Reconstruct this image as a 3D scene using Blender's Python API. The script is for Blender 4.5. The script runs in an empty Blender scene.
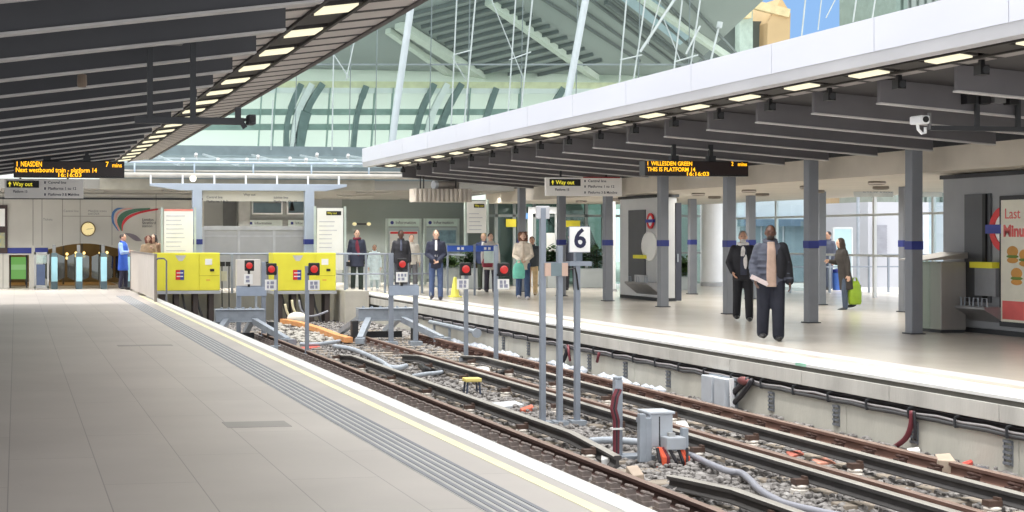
import bpy, bmesh, math, random
from mathutils import Vector, Matrix
random.seed(7)
SC = bpy.context.scene
COL = SC.collection
PI = math.pi

# ------------------------------------------------------------------ camera geometry
TH = math.radians(10); S_, C_ = math.sin(TH), math.cos(TH)
PX0, HY, FPX, EYE = 280.5, 237.5, 1500.0, 1.6

def ray(x, y):
    a = (x - PX0) / FPX; b = -(y - HY) / FPX
    return (S_ + a * C_, C_ - a * S_, b)
def G(x, y, z=0.0):
    d = ray(x, y); t = (z - EYE) / d[2]; return Vector((t * d[0], t * d[1], z))
def onX(x, y, X):
    d = ray(x, y); t = X / d[0]; return Vector((X, t * d[1], EYE + t * d[2]))
def onY(x, y, Y):
    d = ray(x, y); t = Y / d[1]; return Vector((t * d[0], Y, EYE + t * d[2]))

cam = bpy.data.cameras.new('camera'); camo = bpy.data.objects.new('camera', cam); COL.objects.link(camo)
camo.location = (0, 0, EYE); camo.rotation_euler = (PI / 2, 0, -TH)
cam.sensor_fit = 'HORIZONTAL'; cam.sensor_width = 36; cam.lens = 36 * FPX / 1024
cam.shift_x = (512 - PX0) / 1024; cam.shift_y = (HY - 256) / 1024
cam.clip_start = 0.1; cam.clip_end = 500
SC.camera = camo
vs = SC.view_settings
SC.display_settings.display_device = 'sRGB'
vs.view_transform = 'Standard'; vs.look = 'None'; vs.exposure = 0.0; vs.gamma = 1.0; vs.use_curve_mapping = False

# ------------------------------------------------------------------ materials
def lin(c):
    c = c / 255.0
    return c / 12.92 if c <= 0.04045 else ((c + 0.055) / 1.055) ** 2.4
def rgb(r, g, b): return (lin(r), lin(g), lin(b), 1)
MATS = {}
def mat(name, col, rough=0.6, metal=0.0, var=0.12, scale=3.0, bump=0.0, bscale=40.0, stretch=None, spec=0.5, alt=None):
    if name in MATS: return MATS[name]
    m = bpy.data.materials.new(name); m.use_nodes = True; nt = m.node_tree; N = nt.nodes; L = nt.links
    b = N['Principled BSDF']
    b.inputs['Roughness'].default_value = rough; b.inputs['Metallic'].default_value = metal
    b.inputs['Specular IOR Level'].default_value = spec
    c = rgb(*col)
    tc = N.new('ShaderNodeTexCoord'); mp = N.new('ShaderNodeMapping'); L.new(tc.outputs['Object'], mp.inputs['Vector'])
    if stretch: mp.inputs['Scale'].default_value = stretch
    nz = N.new('ShaderNodeTexNoise'); nz.inputs['Scale'].default_value = scale; nz.inputs['Detail'].default_value = 6
    L.new(mp.outputs['Vector'], nz.inputs['Vector'])
    mx = N.new('ShaderNodeMix'); mx.data_type = 'RGBA'
    rp = N.new('ShaderNodeMapRange'); rp.inputs['From Min'].default_value = 0.3; rp.inputs['From Max'].default_value = 0.7
    L.new(nz.outputs['Fac'], rp.inputs['Value']); L.new(rp.outputs['Result'], mx.inputs['Factor'])
    a = rgb(*alt) if alt else tuple(v * (1 - var) for v in c[:3]) + (1,)
    d = c if alt else tuple(min(1, v * (1 + var)) for v in c[:3]) + (1,)
    mx.inputs['A'].default_value = a; mx.inputs['B'].default_value = d
    L.new(mx.outputs['Result'], b.inputs['Base Color'])
    if bump:
        n2 = N.new('ShaderNodeTexNoise'); n2.inputs['Scale'].default_value = bscale; n2.inputs['Detail'].default_value = 4
        L.new(mp.outputs['Vector'], n2.inputs['Vector'])
        bp = N.new('ShaderNodeBump'); bp.inputs['Strength'].default_value = bump; bp.inputs['Distance'].default_value = 0.02
        L.new(n2.outputs['Fac'], bp.inputs['Height']); L.new(bp.outputs['Normal'], b.inputs['Normal'])
    MATS[name] = m
    return m
def emit(name, col, strength):
    if name in MATS: return MATS[name]
    m = bpy.data.materials.new(name); m.use_nodes = True; nt = m.node_tree
    b = nt.nodes['Principled BSDF']; b.inputs['Base Color'].default_value = (0.02, 0.02, 0.02, 1)
    b.inputs['Emission Color'].default_value = rgb(*col); b.inputs['Emission Strength'].default_value = strength
    MATS[name] = m
    return m
def glass(name, tint=(235, 245, 240), refl=0.12, rough=0.02):
    if name in MATS: return MATS[name]
    m = bpy.data.materials.new(name); m.use_nodes = True; nt = m.node_tree; N = nt.nodes; L = nt.links
    N.remove(N['Principled BSDF'])
    tr = N.new('ShaderNodeBsdfTransparent'); tr.inputs['Color'].default_value = rgb(*tint)
    gl = N.new('ShaderNodeBsdfGlossy'); gl.inputs['Roughness'].default_value = rough; gl.inputs['Color'].default_value = (0.9, 0.95, 0.95, 1)
    lf = N.new('ShaderNodeLayerWeight'); lw = N.new('ShaderNodeMath'); lw.operation = 'POWER'; L.new(lf.outputs['Facing'], lw.inputs[0]); lw.inputs[1].default_value = 5.0
    ad = N.new('ShaderNodeMath'); ad.operation = 'ADD'; ad.inputs[1].default_value = refl; L.new(lw.outputs[0], ad.inputs[0]); ad.use_clamp = True
    mx = N.new('ShaderNodeMixShader'); L.new(ad.outputs[0], mx.inputs['Fac']); L.new(tr.outputs[0], mx.inputs[1]); L.new(gl.outputs[0], mx.inputs[2])
    L.new(mx.outputs[0], N['Material Output'].inputs['Surface'])
    MATS[name] = m
    return m
def brickmat(name, col, mortar, bw, bh, ms, rough=0.5, rot=(0, 0, 0), off=0.0, var=0.06, loc=(0, 0, 0), nscale=1.5):
    if name in MATS: return MATS[name]
    m = bpy.data.materials.new(name); m.use_nodes = True; nt = m.node_tree; N = nt.nodes; L = nt.links
    b = N['Principled BSDF']; b.inputs['Roughness'].default_value = rough
    tc = N.new('ShaderNodeTexCoord'); mp = N.new('ShaderNodeMapping'); L.new(tc.outputs['Object'], mp.inputs['Vector'])
    mp.inputs['Rotation'].default_value = rot; mp.inputs['Location'].default_value = loc
    br = N.new('ShaderNodeTexBrick'); L.new(mp.outputs['Vector'], br.inputs['Vector'])
    br.inputs['Scale'].default_value = 1; br.inputs['Brick Width'].default_value = bw; br.inputs['Row Height'].default_value = bh
    br.inputs['Mortar Size'].default_value = ms; br.inputs['Mortar Smooth'].default_value = 0.1; br.offset = off
    c = rgb(*col)
    br.inputs['Color1'].default_value = tuple(v * (1 - var) for v in c[:3]) + (1,)
    br.inputs['Color2'].default_value = tuple(min(1, v * (1 + var)) for v in c[:3]) + (1,)
    br.inputs['Mortar'].default_value = rgb(*mortar)
    nz = N.new('ShaderNodeTexNoise'); nz.inputs['Scale'].default_value = nscale; nz.inputs['Detail'].default_value = 8
    L.new(tc.outputs['Object'], nz.inputs['Vector'])
    rp = N.new('ShaderNodeMapRange'); rp.inputs['From Min'].default_value = 0.3; rp.inputs['From Max'].default_value = 0.7
    rp.inputs['To Min'].default_value = 0.9; rp.inputs['To Max'].default_value = 1.06
    L.new(nz.outputs['Fac'], rp.inputs['Value'])
    mx = N.new('ShaderNodeMix'); mx.data_type = 'RGBA'; mx.blend_type = 'MULTIPLY'; mx.inputs['Factor'].default_value = 1
    L.new(br.outputs['Color'], mx.inputs['A']); L.new(rp.outputs['Result'], mx.inputs['B'])
    L.new(mx.outputs['Result'], b.inputs['Base Color'])
    MATS[name] = m
    return m

# ------------------------------------------------------------------ mesh building
class MB:
    def __init__(s): s.v = []; s.f = []; s.mi = []; s.m = 0
    def add(s, vs, fs):
        o = len(s.v); s.v += [tuple(p) for p in vs]
        for f in fs: s.f.append([o + i for i in f]); s.mi.append(s.m)
        return s
    def box(s, x0, x1, y0, y1, z0, z1, M=None):
        vs = [Vector((x, y, z)) for x in (x0, x1) for y in (y0, y1) for z in (z0, z1)]
        if M is not None: vs = [M @ p for p in vs]
        return s.add(vs, [(0, 1, 3, 2), (4, 6, 7, 5), (0, 4, 5, 1), (2, 3, 7, 6), (0, 2, 6, 4), (1, 5, 7, 3)])
    def cbox(s, c, d, M=None):
        return s.box(c[0] - d[0] / 2, c[0] + d[0] / 2, c[1] - d[1] / 2, c[1] + d[1] / 2, c[2] - d[2] / 2, c[2] + d[2] / 2, M)
    def bar(s, p, q, w, h=None):
        p = Vector(p); q = Vector(q); h = h or w; d = (q - p).normalized()
        up = Vector((0, 0, 1)) if abs(d.z) < 0.95 else Vector((0, 1, 0))
        a = d.cross(up).normalized() * w / 2; b = a.normalized().cross(d).normalized() * h / 2
        vs = [p - a - b, p + a - b, p + a + b, p - a + b, q - a - b, q + a - b, q + a + b, q - a + b]
        return s.add(vs, [(3, 2, 1, 0), (4, 5, 6, 7), (0, 1, 5, 4), (1, 2, 6, 5), (2, 3, 7, 6), (3, 0, 4, 7)])
    def tube(s, pts, r, n=8, cap=True):
        pts = [Vector(p) for p in pts]; k = len(pts)
        rs = r if isinstance(r, (list, tuple)) else [r] * k
        vs = []; prev = None
        for i, p in enumerate(pts):
            t = (pts[min(i + 1, k - 1)] - pts[max(i - 1, 0)]).normalized()
            if prev is None:
                up = Vector((0, 0, 1)) if abs(t.z) < 0.9 else Vector((1, 0, 0))
                a = t.cross(up).normalized()
            else:
                a = (prev - t * prev.dot(t)).normalized()
            prev = a; b = t.cross(a)
            for j in range(n):
                an = 2 * PI * j / n; vs.append(p + (a * math.cos(an) + b * math.sin(an)) * rs[i])
        fs = [(i * n + j, i * n + (j + 1) % n, (i + 1) * n + (j + 1) % n, (i + 1) * n + j) for i in range(k - 1) for j in range(n)]
        if cap: fs += [tuple(reversed(range(n))), tuple(range((k - 1) * n, k * n))]
        return s.add(vs, fs)
    def cyl(s, p, q, r, n=16): return s.tube([p, q], r, n)
    def loft(s, rings, cap=True):
        n = len(rings[0]); vs = [p for r in rings for p in r]; k = len(rings)
        fs = [(i * n + j, i * n + (j + 1) % n, (i + 1) * n + (j + 1) % n, (i + 1) * n + j) for i in range(k - 1) for j in range(n)]
        if cap: fs += [tuple(reversed(range(n))), tuple(range((k - 1) * n, k * n))]
        return s.add(vs, fs)
    def lathe(s, prof, c=(0, 0, 0), n=16, M=None):
        rings = []
        for r, z in prof:
            ring = [Vector((c[0] + r * math.cos(2 * PI * j / n), c[1] + r * math.sin(2 * PI * j / n), c[2] + z)) for j in range(n)]
            rings.append([M @ p for p in ring] if M is not None else ring)
        return s.loft(rings)
    def prism(s, poly, d, axis):      # poly: 2-D points; d: (a,b) extent along axis
        def mk(u, v, w): return {'x': (w, u, v), 'y': (u, w, v), 'z': (u, v, w)}[axis]
        n = len(poly); vs = [mk(u, v, d[0]) for u, v in poly] + [mk(u, v, d[1]) for u, v in poly]
        fs = [tuple(range(n)), tuple(reversed(range(n, 2 * n)))] + [(i, n + i, n + (i + 1) % n, (i + 1) % n) for i in range(n)]
        return s.add(vs, fs)
    def ell(s, c, r, n=14, k=9, M=None):
        vs = []
        for i in range(1, k):
            ph = PI * i / k
            for j in range(n):
                an = 2 * PI * j / n
                vs.append(Vector((r[0] * math.sin(ph) * math.cos(an), r[1] * math.sin(ph) * math.sin(an), r[2] * math.cos(ph))))
        vs += [Vector((0, 0, r[2])), Vector((0, 0, -r[2]))]
        if M is not None: vs = [M @ p for p in vs]
        vs = [p + Vector(c) for p in vs]
        T, B = len(vs) - 2, len(vs) - 1
        fs = [(i * n + j, (i + 1) * n + j, (i + 1) * n + (j + 1) % n, i * n + (j + 1) % n) for i in range(k - 2) for j in range(n)]
        fs += [(T, j, (j + 1) % n) for j in range(n)] + [(B, (k - 2) * n + (j + 1) % n, (k - 2) * n + j) for j in range(n)]
        return s.add(vs, fs)
    def build(s, name, mats, parent=None, loc=(0, 0, 0), rz=0.0, bevel=0.0, smooth=False, remesh=0.0, sm=3):
        me = bpy.data.meshes.new(name); me.from_pydata(s.v, [], s.f)
        mats = mats if isinstance(mats, (list, tuple)) else [mats]
        for m in mats: me.materials.append(m)
        if len(mats) > 1: me.polygons.foreach_set('material_index', s.mi)
        bm = bmesh.new(); bm.from_mesh(me); bmesh.ops.recalc_face_normals(bm, faces=bm.faces); bm.to_mesh(me); bm.free()
        o = bpy.data.objects.new(name, me); COL.objects.link(o)
        if remesh:
            r = o.modifiers.new('r', 'REMESH'); r.mode = 'VOXEL'; r.voxel_size = remesh
            if sm:
                q = o.modifiers.new('s', 'SMOOTH'); q.iterations = sm; q.factor = 0.5
            dg = bpy.context.evaluated_depsgraph_get(); ev = o.evaluated_get(dg)
            m2 = bpy.data.meshes.new_from_object(ev); o.modifiers.clear(); o.data = m2
            m2.materials.clear(); [m2.materials.append(m) for m in mats]; bpy.data.meshes.remove(me); me = m2; smooth = True
        if smooth: me.polygons.foreach_set('use_smooth', [True] * len(me.polygons))
        if bevel:
            b = o.modifiers.new('b', 'BEVEL'); b.width = bevel; b.segments = 2; b.limit_method = 'ANGLE'; b.angle_limit = 0.9
        if parent is not None: o.parent = parent
        o.location = loc; o.rotation_euler = (0, 0, rz)
        return o

def tag(o, label, cat, group=None, kind=None):
    o['label'] = label; o['category'] = cat
    if group: o['group'] = group
    if kind: o['kind'] = kind
    return o
def thing(name, label, cat, loc=(0, 0, 0), rz=0.0, group=None):
    o = bpy.data.objects.new(name, None); COL.objects.link(o); o.empty_display_size = 0.1
    o.location = loc; o.rotation_euler = (0, 0, rz); return tag(o, label, cat, group)
def struct(o):
    o['kind'] = 'structure'; return o
def copy_tree(o, parent=None):
    c = o.copy(); COL.objects.link(c)
    if parent is not None: c.parent = parent
    for ch in list(o.children): copy_tree(ch, c)
    return c
def dup(o, loc, rz=None, label=None):
    c = copy_tree(o); c.location = loc
    if rz is not None: c.rotation_euler = (0, 0, rz)
    if label: c['label'] = label
    return c
def text(s, size, m, parent, loc, rot=(PI / 2, 0, 0), align='LEFT', name='lettering', ext=0.002, bold=0.0, sx=1.0):
    cu = bpy.data.curves.new('t', 'FONT'); cu.body = s; cu.size = size; cu.align_x = align; cu.align_y = 'CENTER'
    cu.extrude = ext; cu.offset = bold; cu.resolution_u = 3
    o = bpy.data.objects.new('t', cu); COL.objects.link(o)
    me = bpy.data.meshes.new_from_object(o.evaluated_get(bpy.context.evaluated_depsgraph_get()))
    bpy.data.objects.remove(o); bpy.data.curves.remove(cu)
    me.materials.clear(); me.materials.append(m)
    n = bpy.data.objects.new(name, me); COL.objects.link(n); n.parent = parent; n.location = loc; n.rotation_euler = rot; n.scale = (sx, 1, 1)
    return n
ORD = ['nearest', 'second nearest', 'third nearest', 'fourth nearest', 'fifth nearest', 'sixth nearest', 'seventh nearest', 'eighth nearest', 'ninth nearest',
       'tenth nearest', 'eleventh nearest', 'twelfth nearest', 'thirteenth nearest', 'fourteenth nearest', 'fifteenth nearest', 'sixteenth nearest',
       'seventeenth nearest', 'eighteenth nearest', 'nineteenth nearest', 'twentieth nearest', 'twenty-first nearest', 'twenty-second nearest', 'twenty-third nearest', 'twenty-fourth nearest']

# palette
M_STEEL = mat('galvanised_steel', (158, 166, 176), 0.5, 0.25, 0.12, 6)
M_STEELD = mat('dark_steel', (58, 60, 64), 0.55, 0.2, 0.1, 4)
M_BLACK = mat('black_paint', (24, 24, 27), 0.5)
M_WHITE = mat('white_paint', (238, 240, 243), 0.45, 0, 0.03)
M_PLATE = mat('white_plate', (240, 240, 238), 0.5, 0, 0.03)
M_YEL = mat('yellow_paint', (236, 228, 66), 0.45, 0, 0.05, 2)
M_NAVY = mat('navy_band', (40, 52, 130), 0.5, 0, 0.05)
M_RED = mat('red_enamel', (214, 40, 44), 0.4, 0, 0.05)
M_TXT = mat('sign_ink', (35, 38, 60), 0.6, 0, 0.02)
M_GREY = mat('grey_panel', (176, 178, 182), 0.5, 0, 0.05)
M_GLASS = glass('clear_glass')
# ------------------------------------------------------------------ light and sky
w = bpy.data.worlds.new('World'); SC.world = w; w.use_nodes = True
N = w.node_tree.nodes; L = w.node_tree.links; bg = N['Background']
tc = N.new('ShaderNodeTexCoord')
nrm = N.new('ShaderNodeVectorMath'); nrm.operation = 'NORMALIZE'; L.new(tc.outputs['Generated'], nrm.inputs[0])
dot = N.new('ShaderNodeVectorMath'); dot.operation = 'DOT_PRODUCT'; L.new(nrm.outputs[0], dot.inputs[0]); dot.inputs[1].default_value = Vector(ray(800, 10)).normalized()
nz = N.new('ShaderNodeTexNoise'); nz.inputs['Scale'].default_value = 9; nz.inputs['Detail'].default_value = 6; L.new(tc.outputs['Generated'], nz.inputs['Vector'])
ns = N.new('ShaderNodeMath'); ns.operation = 'MULTIPLY_ADD'; L.new(nz.outputs['Fac'], ns.inputs[0]); ns.inputs[1].default_value = 0.006; L.new(dot.outputs['Value'], ns.inputs[2])
mr = N.new('ShaderNodeMapRange'); mr.inputs['From Min'].default_value = 0.9955; mr.inputs['From Max'].default_value = 1.0; L.new(ns.outputs[0], mr.inputs['Value'])
mx = N.new('ShaderNodeMix'); mx.data_type = 'RGBA'; L.new(mr.outputs['Result'], mx.inputs['Factor'])
mx.inputs['A'].default_value = (0.97, 0.985, 1, 1); mx.inputs['B'].default_value = (0.20, 0.31, 0.56, 1)      # blue patch aimed behind the facade, in place of sky reflected in it
L.new(mx.outputs['Result'], bg.inputs['Color']); bg.inputs['Strength'].default_value = 1.7
sun = bpy.data.lights.new('sun', 'SUN'); so = bpy.data.objects.new('sun', sun); COL.objects.link(so)
sun.energy = 2.0; sun.angle = math.radians(4); sun.color = (1, 0.96, 0.9)
SC.view_settings.exposure = 0.25
def area(name, loc, sx, sy, en, col=(1, 0.97, 0.9)):
    l = bpy.data.lights.new(name, 'AREA'); o = bpy.data.objects.new(name, l); COL.objects.link(o); l.shape = 'RECTANGLE'; l.size = sx; l.size_y = sy; l.energy = en; l.color = col; l.spread = math.radians(115); o.location = loc; return o
so.rotation_euler = Vector((0.30, 0.12, -1)).to_track_quat('-Z', 'Y').to_euler()

# ------------------------------------------------------------------ left platform
XL, XR, ZB, ZR = 3.66, 9.80, -0.80, -0.647
m_slab = brickmat('platform_paving', (188, 181, 175), (150, 143, 139), 2.44, 0.61, 0.004, 0.42, (0, 0, PI / 2), 0.5, 0.03, (0, 0.05, 0), 0.7)
m_conc = mat('precast_concrete', (192, 190, 184), 0.8, 0, 0.14, 2.5, 0.2, 30, (1, 1, 0.25))
m_cdark = mat('stained_concrete', (150, 148, 140), 0.85, 0, 0.2, 2.5, 0.3, 30, (1, 1, 0.3))
b = MB(); b.box(-7.5, XL - 0.02, -1.5, 41.2, -0.82, 0).box(-7.5, 3.4, 41.2, 56.0, -0.82, 0)
pl = struct(b.build('platform_left', m_slab))
b = MB(); b.box(3.50, XL + 0.02, -1.5, 41.2, -0.10, 0.004); struct(b.build('edge_nosing', mat('white_nosing', (226, 226, 224), 0.6, 0, 0.05, 5), pl, bevel=0.004))
b = MB(); b.box(3.315, 3.405, -1.5, 41.2, 0, 0.003); struct(b.build('yellow_line', mat('pale_yellow_line', (240, 234, 196), 0.6, 0, 0.08, 4), pl))
b = MB(); b.box(2.69, 3.06, -1.5, 41.2, -0.002, 0.0025); struct(b.build('tactile_strip', mat('tactile_grey', (186, 186, 186), 0.6, 0, 0.05), pl))
b = MB()
for k in range(6): b.box(2.70 + k * 0.064, 2.732 + k * 0.064, -1.5, 41.2, 0.0025, 0.006)
struct(b.build('tactile_rib', mat('tactile_dark', (134, 136, 142), 0.6, 0, 0.05), pl))
p0, p1 = G(228, 428), G(284, 421)
b = MB(); b.box(p0.x, p1.x, p0.y, p1.y, -0.002, 0.003); b.build('drain_cover', mat('drain_cover_grey', (158, 154, 150), 0.6, 0, 0.04), pl)
p0, p1 = G(118, 346.5), G(172, 345)
b = MB(); b.box(p0.x, p1.x, p0.y, p0.y + 0.28, -0.002, 0.003); b.build('drain_cover', MATS['drain_cover_grey'], pl)

# ------------------------------------------------------------------ right platform
m_slab2 = brickmat('platform_terrazzo', (206, 199, 189), (188, 181, 173), 1.2, 0.6, 0.003, 0.22, (0, 0, PI / 2), 0.5, 0.02, (0, 0.1, 0), 0.6)
b = MB(); b.box(XR + 0.1, 24.5, 4, 52, -0.2, 0); pr = struct(b.build('platform_right', m_slab2))
b = MB(); b.box(XR + 0.01, XR + 0.46, 4, 43.2, -0.035, 0.004); struct(b.build('edge_nosing', MATS['white_nosing'], pr, bevel=0.004))
b = MB(); b.box(XR + 0.5, XR + 0.60, 4, 43.2, 0, 0.003); struct(b.build('yellow_line', MATS['pale_yellow_line'], pr))
b = MB(); b.box(XR + 0.85, XR + 1.2, 4, 43.2, 0, 0.003); struct(b.build('tactile_strip', mat('tactile_pale', (186, 183, 184), 0.5, 0, 0.05), pr))
b = MB(); b.box(XR + 0.03, XR + 0.1, 4, 43.2, -0.10, -0.035); struct(b.build('nosing_joint', mat('joint_dark', (98, 96, 90), 0.9), pr))
b = MB()
y = 4.0
while y < 43: b.box(XR, XR + 0.1, y, min(y + 1.93, 43.2), -0.27, -0.09); y += 1.94
struct(b.build('fascia_slab', m_conc, pr, bevel=0.006))
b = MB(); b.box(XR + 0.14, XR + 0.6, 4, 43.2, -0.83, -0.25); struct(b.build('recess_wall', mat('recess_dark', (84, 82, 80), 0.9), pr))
b = MB()
y = 4.0
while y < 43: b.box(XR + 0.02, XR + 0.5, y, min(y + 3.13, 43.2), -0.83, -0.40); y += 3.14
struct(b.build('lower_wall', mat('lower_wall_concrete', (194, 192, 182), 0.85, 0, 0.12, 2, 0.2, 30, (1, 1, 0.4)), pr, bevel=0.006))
p = onX(795, 363.5, XR); b = MB(); b.box(XR + .005, XR + 0.07, p.y - 0.25, p.y, -0.034, 0.006); b.build('green_mark', mat('green_mark', (156, 204, 182), 0.7), pr)

# headwall closing the tracks
b = MB(); b.box(3.4, XR + 0.2, 43.0, 43.3, -0.83, 0.0); b.box(XR + 0.0, XR + 0.5, 43.2, 44.5, -0.83, -0.02)
hw = struct(b.build('wall_headstop', m_cdark))
b = MB(); b.box(9.06, 9.75, 41.0, 43.0, -0.83, 0.1); struct(b.build('wall_abutment', mat('abutment_concrete', (186, 182, 172), 0.85, 0, 0.1, 2, 0.2, 20)))

# ------------------------------------------------------------------ trackbed
b = MB(); b.box(3.5, XR + 0.2, 4, 43.1, -1.2, -0.86); struct(b.build('floor_trackbed', mat('track_concrete', (120, 116, 112), 0.9)))
m_bal = mat('ballast_stone', (168, 165, 163), 0.9, 0, 0.3, 14, 0, 40, None, 0.3, (92, 88, 86))
b = MB(); nx, ny = 60, 360; X0, X1, Y0, Y1 = 3.6, XR + 0.05, 5.0, 43.0
vsx = []
for i in range(ny + 1):
    for j in range(nx + 1):
        vsx.append((X0 + (X1 - X0) * j / nx, Y0 + (Y1 - Y0) * i / ny, -0.825 + random.uniform(-0.025, 0.025) + (0.06 if j > nx * 0.94 else 0)))
b.add(vsx, [(i * (nx + 1) + j, i * (nx + 1) + j + 1, (i + 1) * (nx + 1) + j + 1, (i + 1) * (nx + 1) + j) for i in range(ny) for j in range(nx)])
ico = [Vector(v) for v in [(0, 0, 1), (.89, 0, .45), (.28, .85, .45), (-.72, .53, .45), (-.72, -.53, .45), (.28, -.85, .45), (.72, .53, -.45), (-.28, .85, -.45), (-.89, 0, -.45), (-.28, -.85, -.45), (.72, -.53, -.45), (0, 0, -1)]]
icf = [(0, 1, 2), (0, 2, 3), (0, 3, 4), (0, 4, 5), (0, 5, 1), (1, 6, 2), (2, 7, 3), (3, 8, 4), (4, 9, 5), (5, 10, 1), (6, 7, 2), (7, 8, 3), (8, 9, 4), (9, 10, 5), (10, 6, 1), (6, 11, 7), (7, 11, 8), (8, 11, 9), (9, 11, 10), (10, 11, 6)]
for k in range(15000):
    yy = 8 + 35 * random.random() ** 1.6; xx = random.uniform(4.4, XR - 0.02); r = random.uniform(0.02, 0.05)
    sx, sy, sz = r * random.uniform(.7, 1.4), r * random.uniform(.7, 1.4), r * random.uniform(.5, 1)
    zz = -0.80 + random.uniform(-0.015, 0.012) + (0.05 if xx > 9.5 else 0)
    a = random.uniform(0, PI); ca, sa = math.cos(a), math.sin(a)
    b.add([(xx + v.x * sx * ca - v.y * sy * sa, yy + v.x * sx * sa + v.y * sy * ca, zz + v.z * sz) for v in ico], icf)
tag(b.build('ballast_gravel', m_bal), 'grey stone ballast spread between and beside the rails', 'gravel', kind='stuff')

m_slp = mat('weathered_timber', (150, 140, 128), 0.9, 0, 0.25, 3, 0.3, 20, (0.4, 6, 1))
b = MB(); b.box(-1.25, 1.25, -0.12, 0.12, -0.12, 0)
sl = tag(b.build('sleeper', m_slp, bevel=0.01), 'weathered timber sleeper lying across the left track under its rails', 'sleeper', 'sleepers of the left track')
s2 = copy_tree(sl); s2['label'] = 'weathered timber sleeper lying across the right track under its rails'; s2['group'] = 'sleepers of the right track'
for base, cx in ((sl, 5.25), (s2, 8.5)):
    first = True
    for i in range(40):
        yy = 9.5 + i * 0.72 + random.uniform(-.03, .03)
        o = base if first else base.copy()
        if not first: COL.objects.link(o)
        first = False
        o.location = (cx + random.uniform(-.04, .04), yy, -0.788 + random.uniform(-.006, .006))

# rails
m_rust = mat('rusty_rail_side', (114, 86, 76), 0.85, 0.1, 0.25, 8, 0, 40, (1, 0.2, 1))
m_rtop = mat('worn_rail_top', (150, 128, 116), 0.45, 0.4, 0.12, 5)
m_rdk = mat('brown_rail_side', (72, 50, 46), 0.8, 0.1, 0.2, 8, 0, 40, (1, 0.2, 1))
m_cnd = mat('conductor_side', (74, 72, 72), 0.7, 0.2, 0.15, 6)
m_ctop = mat('conductor_top', (172, 168, 160), 0.45, 0.35, 0.1, 4)
def railprof(x, z, w=0.072, h=0.15, foot=0.14):
    q = w / 2; f = foot / 2
    return [(x - f, z - h), (x + f, z - h), (x + f, z - h + 0.012), (x + 0.02, z - h + 0.035), (x + 0.015, z - 0.05), (x + q, z - 0.038), (x + q, z - 0.008), (x + q - 0.012, z), (x - q + 0.012, z), (x - q, z - 0.008), (x - q, z - 0.038), (x - 0.015, z - 0.05), (x - 0.02, z - h + 0.035), (x - f, z - h + 0.012)]
def rail(name, label, cat, X, pts, side, top, grp=None, **kw):      # pts: list of (Y, dz)
    b = MB(); b.m = 0; rings = []
    for yy, dz in pts: rings.append([Vector((u, yy, v)) for u, v in railprof(X, ZR + dz, **kw)])
    b.loft(rings)
    n = 14
    for fi, f in enumerate(b.f[:-2]):
        if fi % n in (6, 7, 8): b.mi[fi] = 1
    o = b.build(name, [side, top]); return tag(o, label, cat, grp)
RY0, RY1 = 6.0, 35.2
ra = rail('running_rail', 'brown running rail beside the white edge of the left platform', 'rail', 5.715, [(RY0, 0), (RY1, 0)], m_rdk, m_rtop)
rail('running_rail', 'running rail hidden close under the left platform edge', 'rail', 4.28, [(RY0, 0), (RY1, 0)], m_rdk, m_rtop)
rc = rail('running_rail', 'dull running rail in the middle of the trackbed, behind the long grey conductor rail', 'rail', 7.82, [(RY0, 0), (RY1 - 1, 0)], m_rust, m_rtop)
re = rail('running_rail', 'rusty running rail closest to the right platform wall', 'rail', 9.258, [(RY0, 0), (RY1 - 1, 0)], m_rust, m_rtop)
m_chair = mat('rail_clip_iron', (136, 126, 122), 0.8, 0.2, 0.25, 12)
def clips(par, X, side, y0, y1, st, mm):
    b = MB(); b.cbox((0, 0, 0.02), (0.15, 0.15, 0.05)).cbox((side * 0.02, 0, 0.065), (0.10, 0.10, 0.05)).tube([(side * -.04, -.05, .1), (side * .03, -.04, .12), (side * .03, .04, .12), (side * -.04, .05, .1)], 0.016, 6)
    o = b.build('rail_clip', mm, par, (X + side * 0.15, y0, -0.80)); y = y0 + st
    while y < y1:
        c = o.copy(); COL.objects.link(c); c.parent = par; c.location = (X + side * 0.15 , y, -0.80); y += st
clips(ra, 5.715, -1, 10.5, 35, 0.36, m_chair)
clips(re, 9.258, -1, 12.5, 34, 0.6, mat('rusty_clip', (70, 48, 42), 0.8))
clips(rc, 7.82, -1, 12.5, 34, 0.72, m_chair)
m_cer = mat('brown_ceramic', (88, 70, 62), 0.4, 0, 0.2, 10); m_pot = mat('white_ceramic', (222, 216, 208), 0.35, 0, 0.05)
def insul(par, X, off, y0, y1, st, top):
    b = MB(); b.m = 0; b.lathe([(0.085, -0.83), (0.085, -0.77), (0.06, -0.755), (0.075, -0.745), (0.075, -0.735), (0.05, -0.72)], n=14)
    b.m = 1; b.cbox((0, 0, -0.715 + (top + 0.0)), (0.13, 0.10, 0.05)).cbox((0.05, 0, -0.69 + top), (0.03, 0.08, 0.05))
    o = b.build('insulator', [m_pot, m_cer], par, (X + off, y0, 0)); y = y0 + st
    while y < y1:
        c = o.copy(); COL.objects.link(c); c.parent = par; c.location = (X + off, y, 0); y += st
def cond(name, label, X, y0, y1, rampA, rampB, off, ph):
    z = 0.06; pts = []
    if rampA: pts += [(y0, z - 0.085), (y0 + 0.35, z - 0.06), (y0 + 1.3, z)]
    else: pts += [(y0, z)]
    if rampB: pts += [(y1 - 1.3, z), (y1 - 0.35, z - 0.06), (y1, z - 0.085)]
    else: pts += [(y1, z)]
    o = rail(name, label, 'conductor rail', X, pts, m_cnd, m_ctop, 'conductor rails', w=0.09, h=0.13, foot=0.11)
    insul(o, X, off, y0 + ph, y1 - 0.2, 2.15, 0.02); return o
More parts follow.
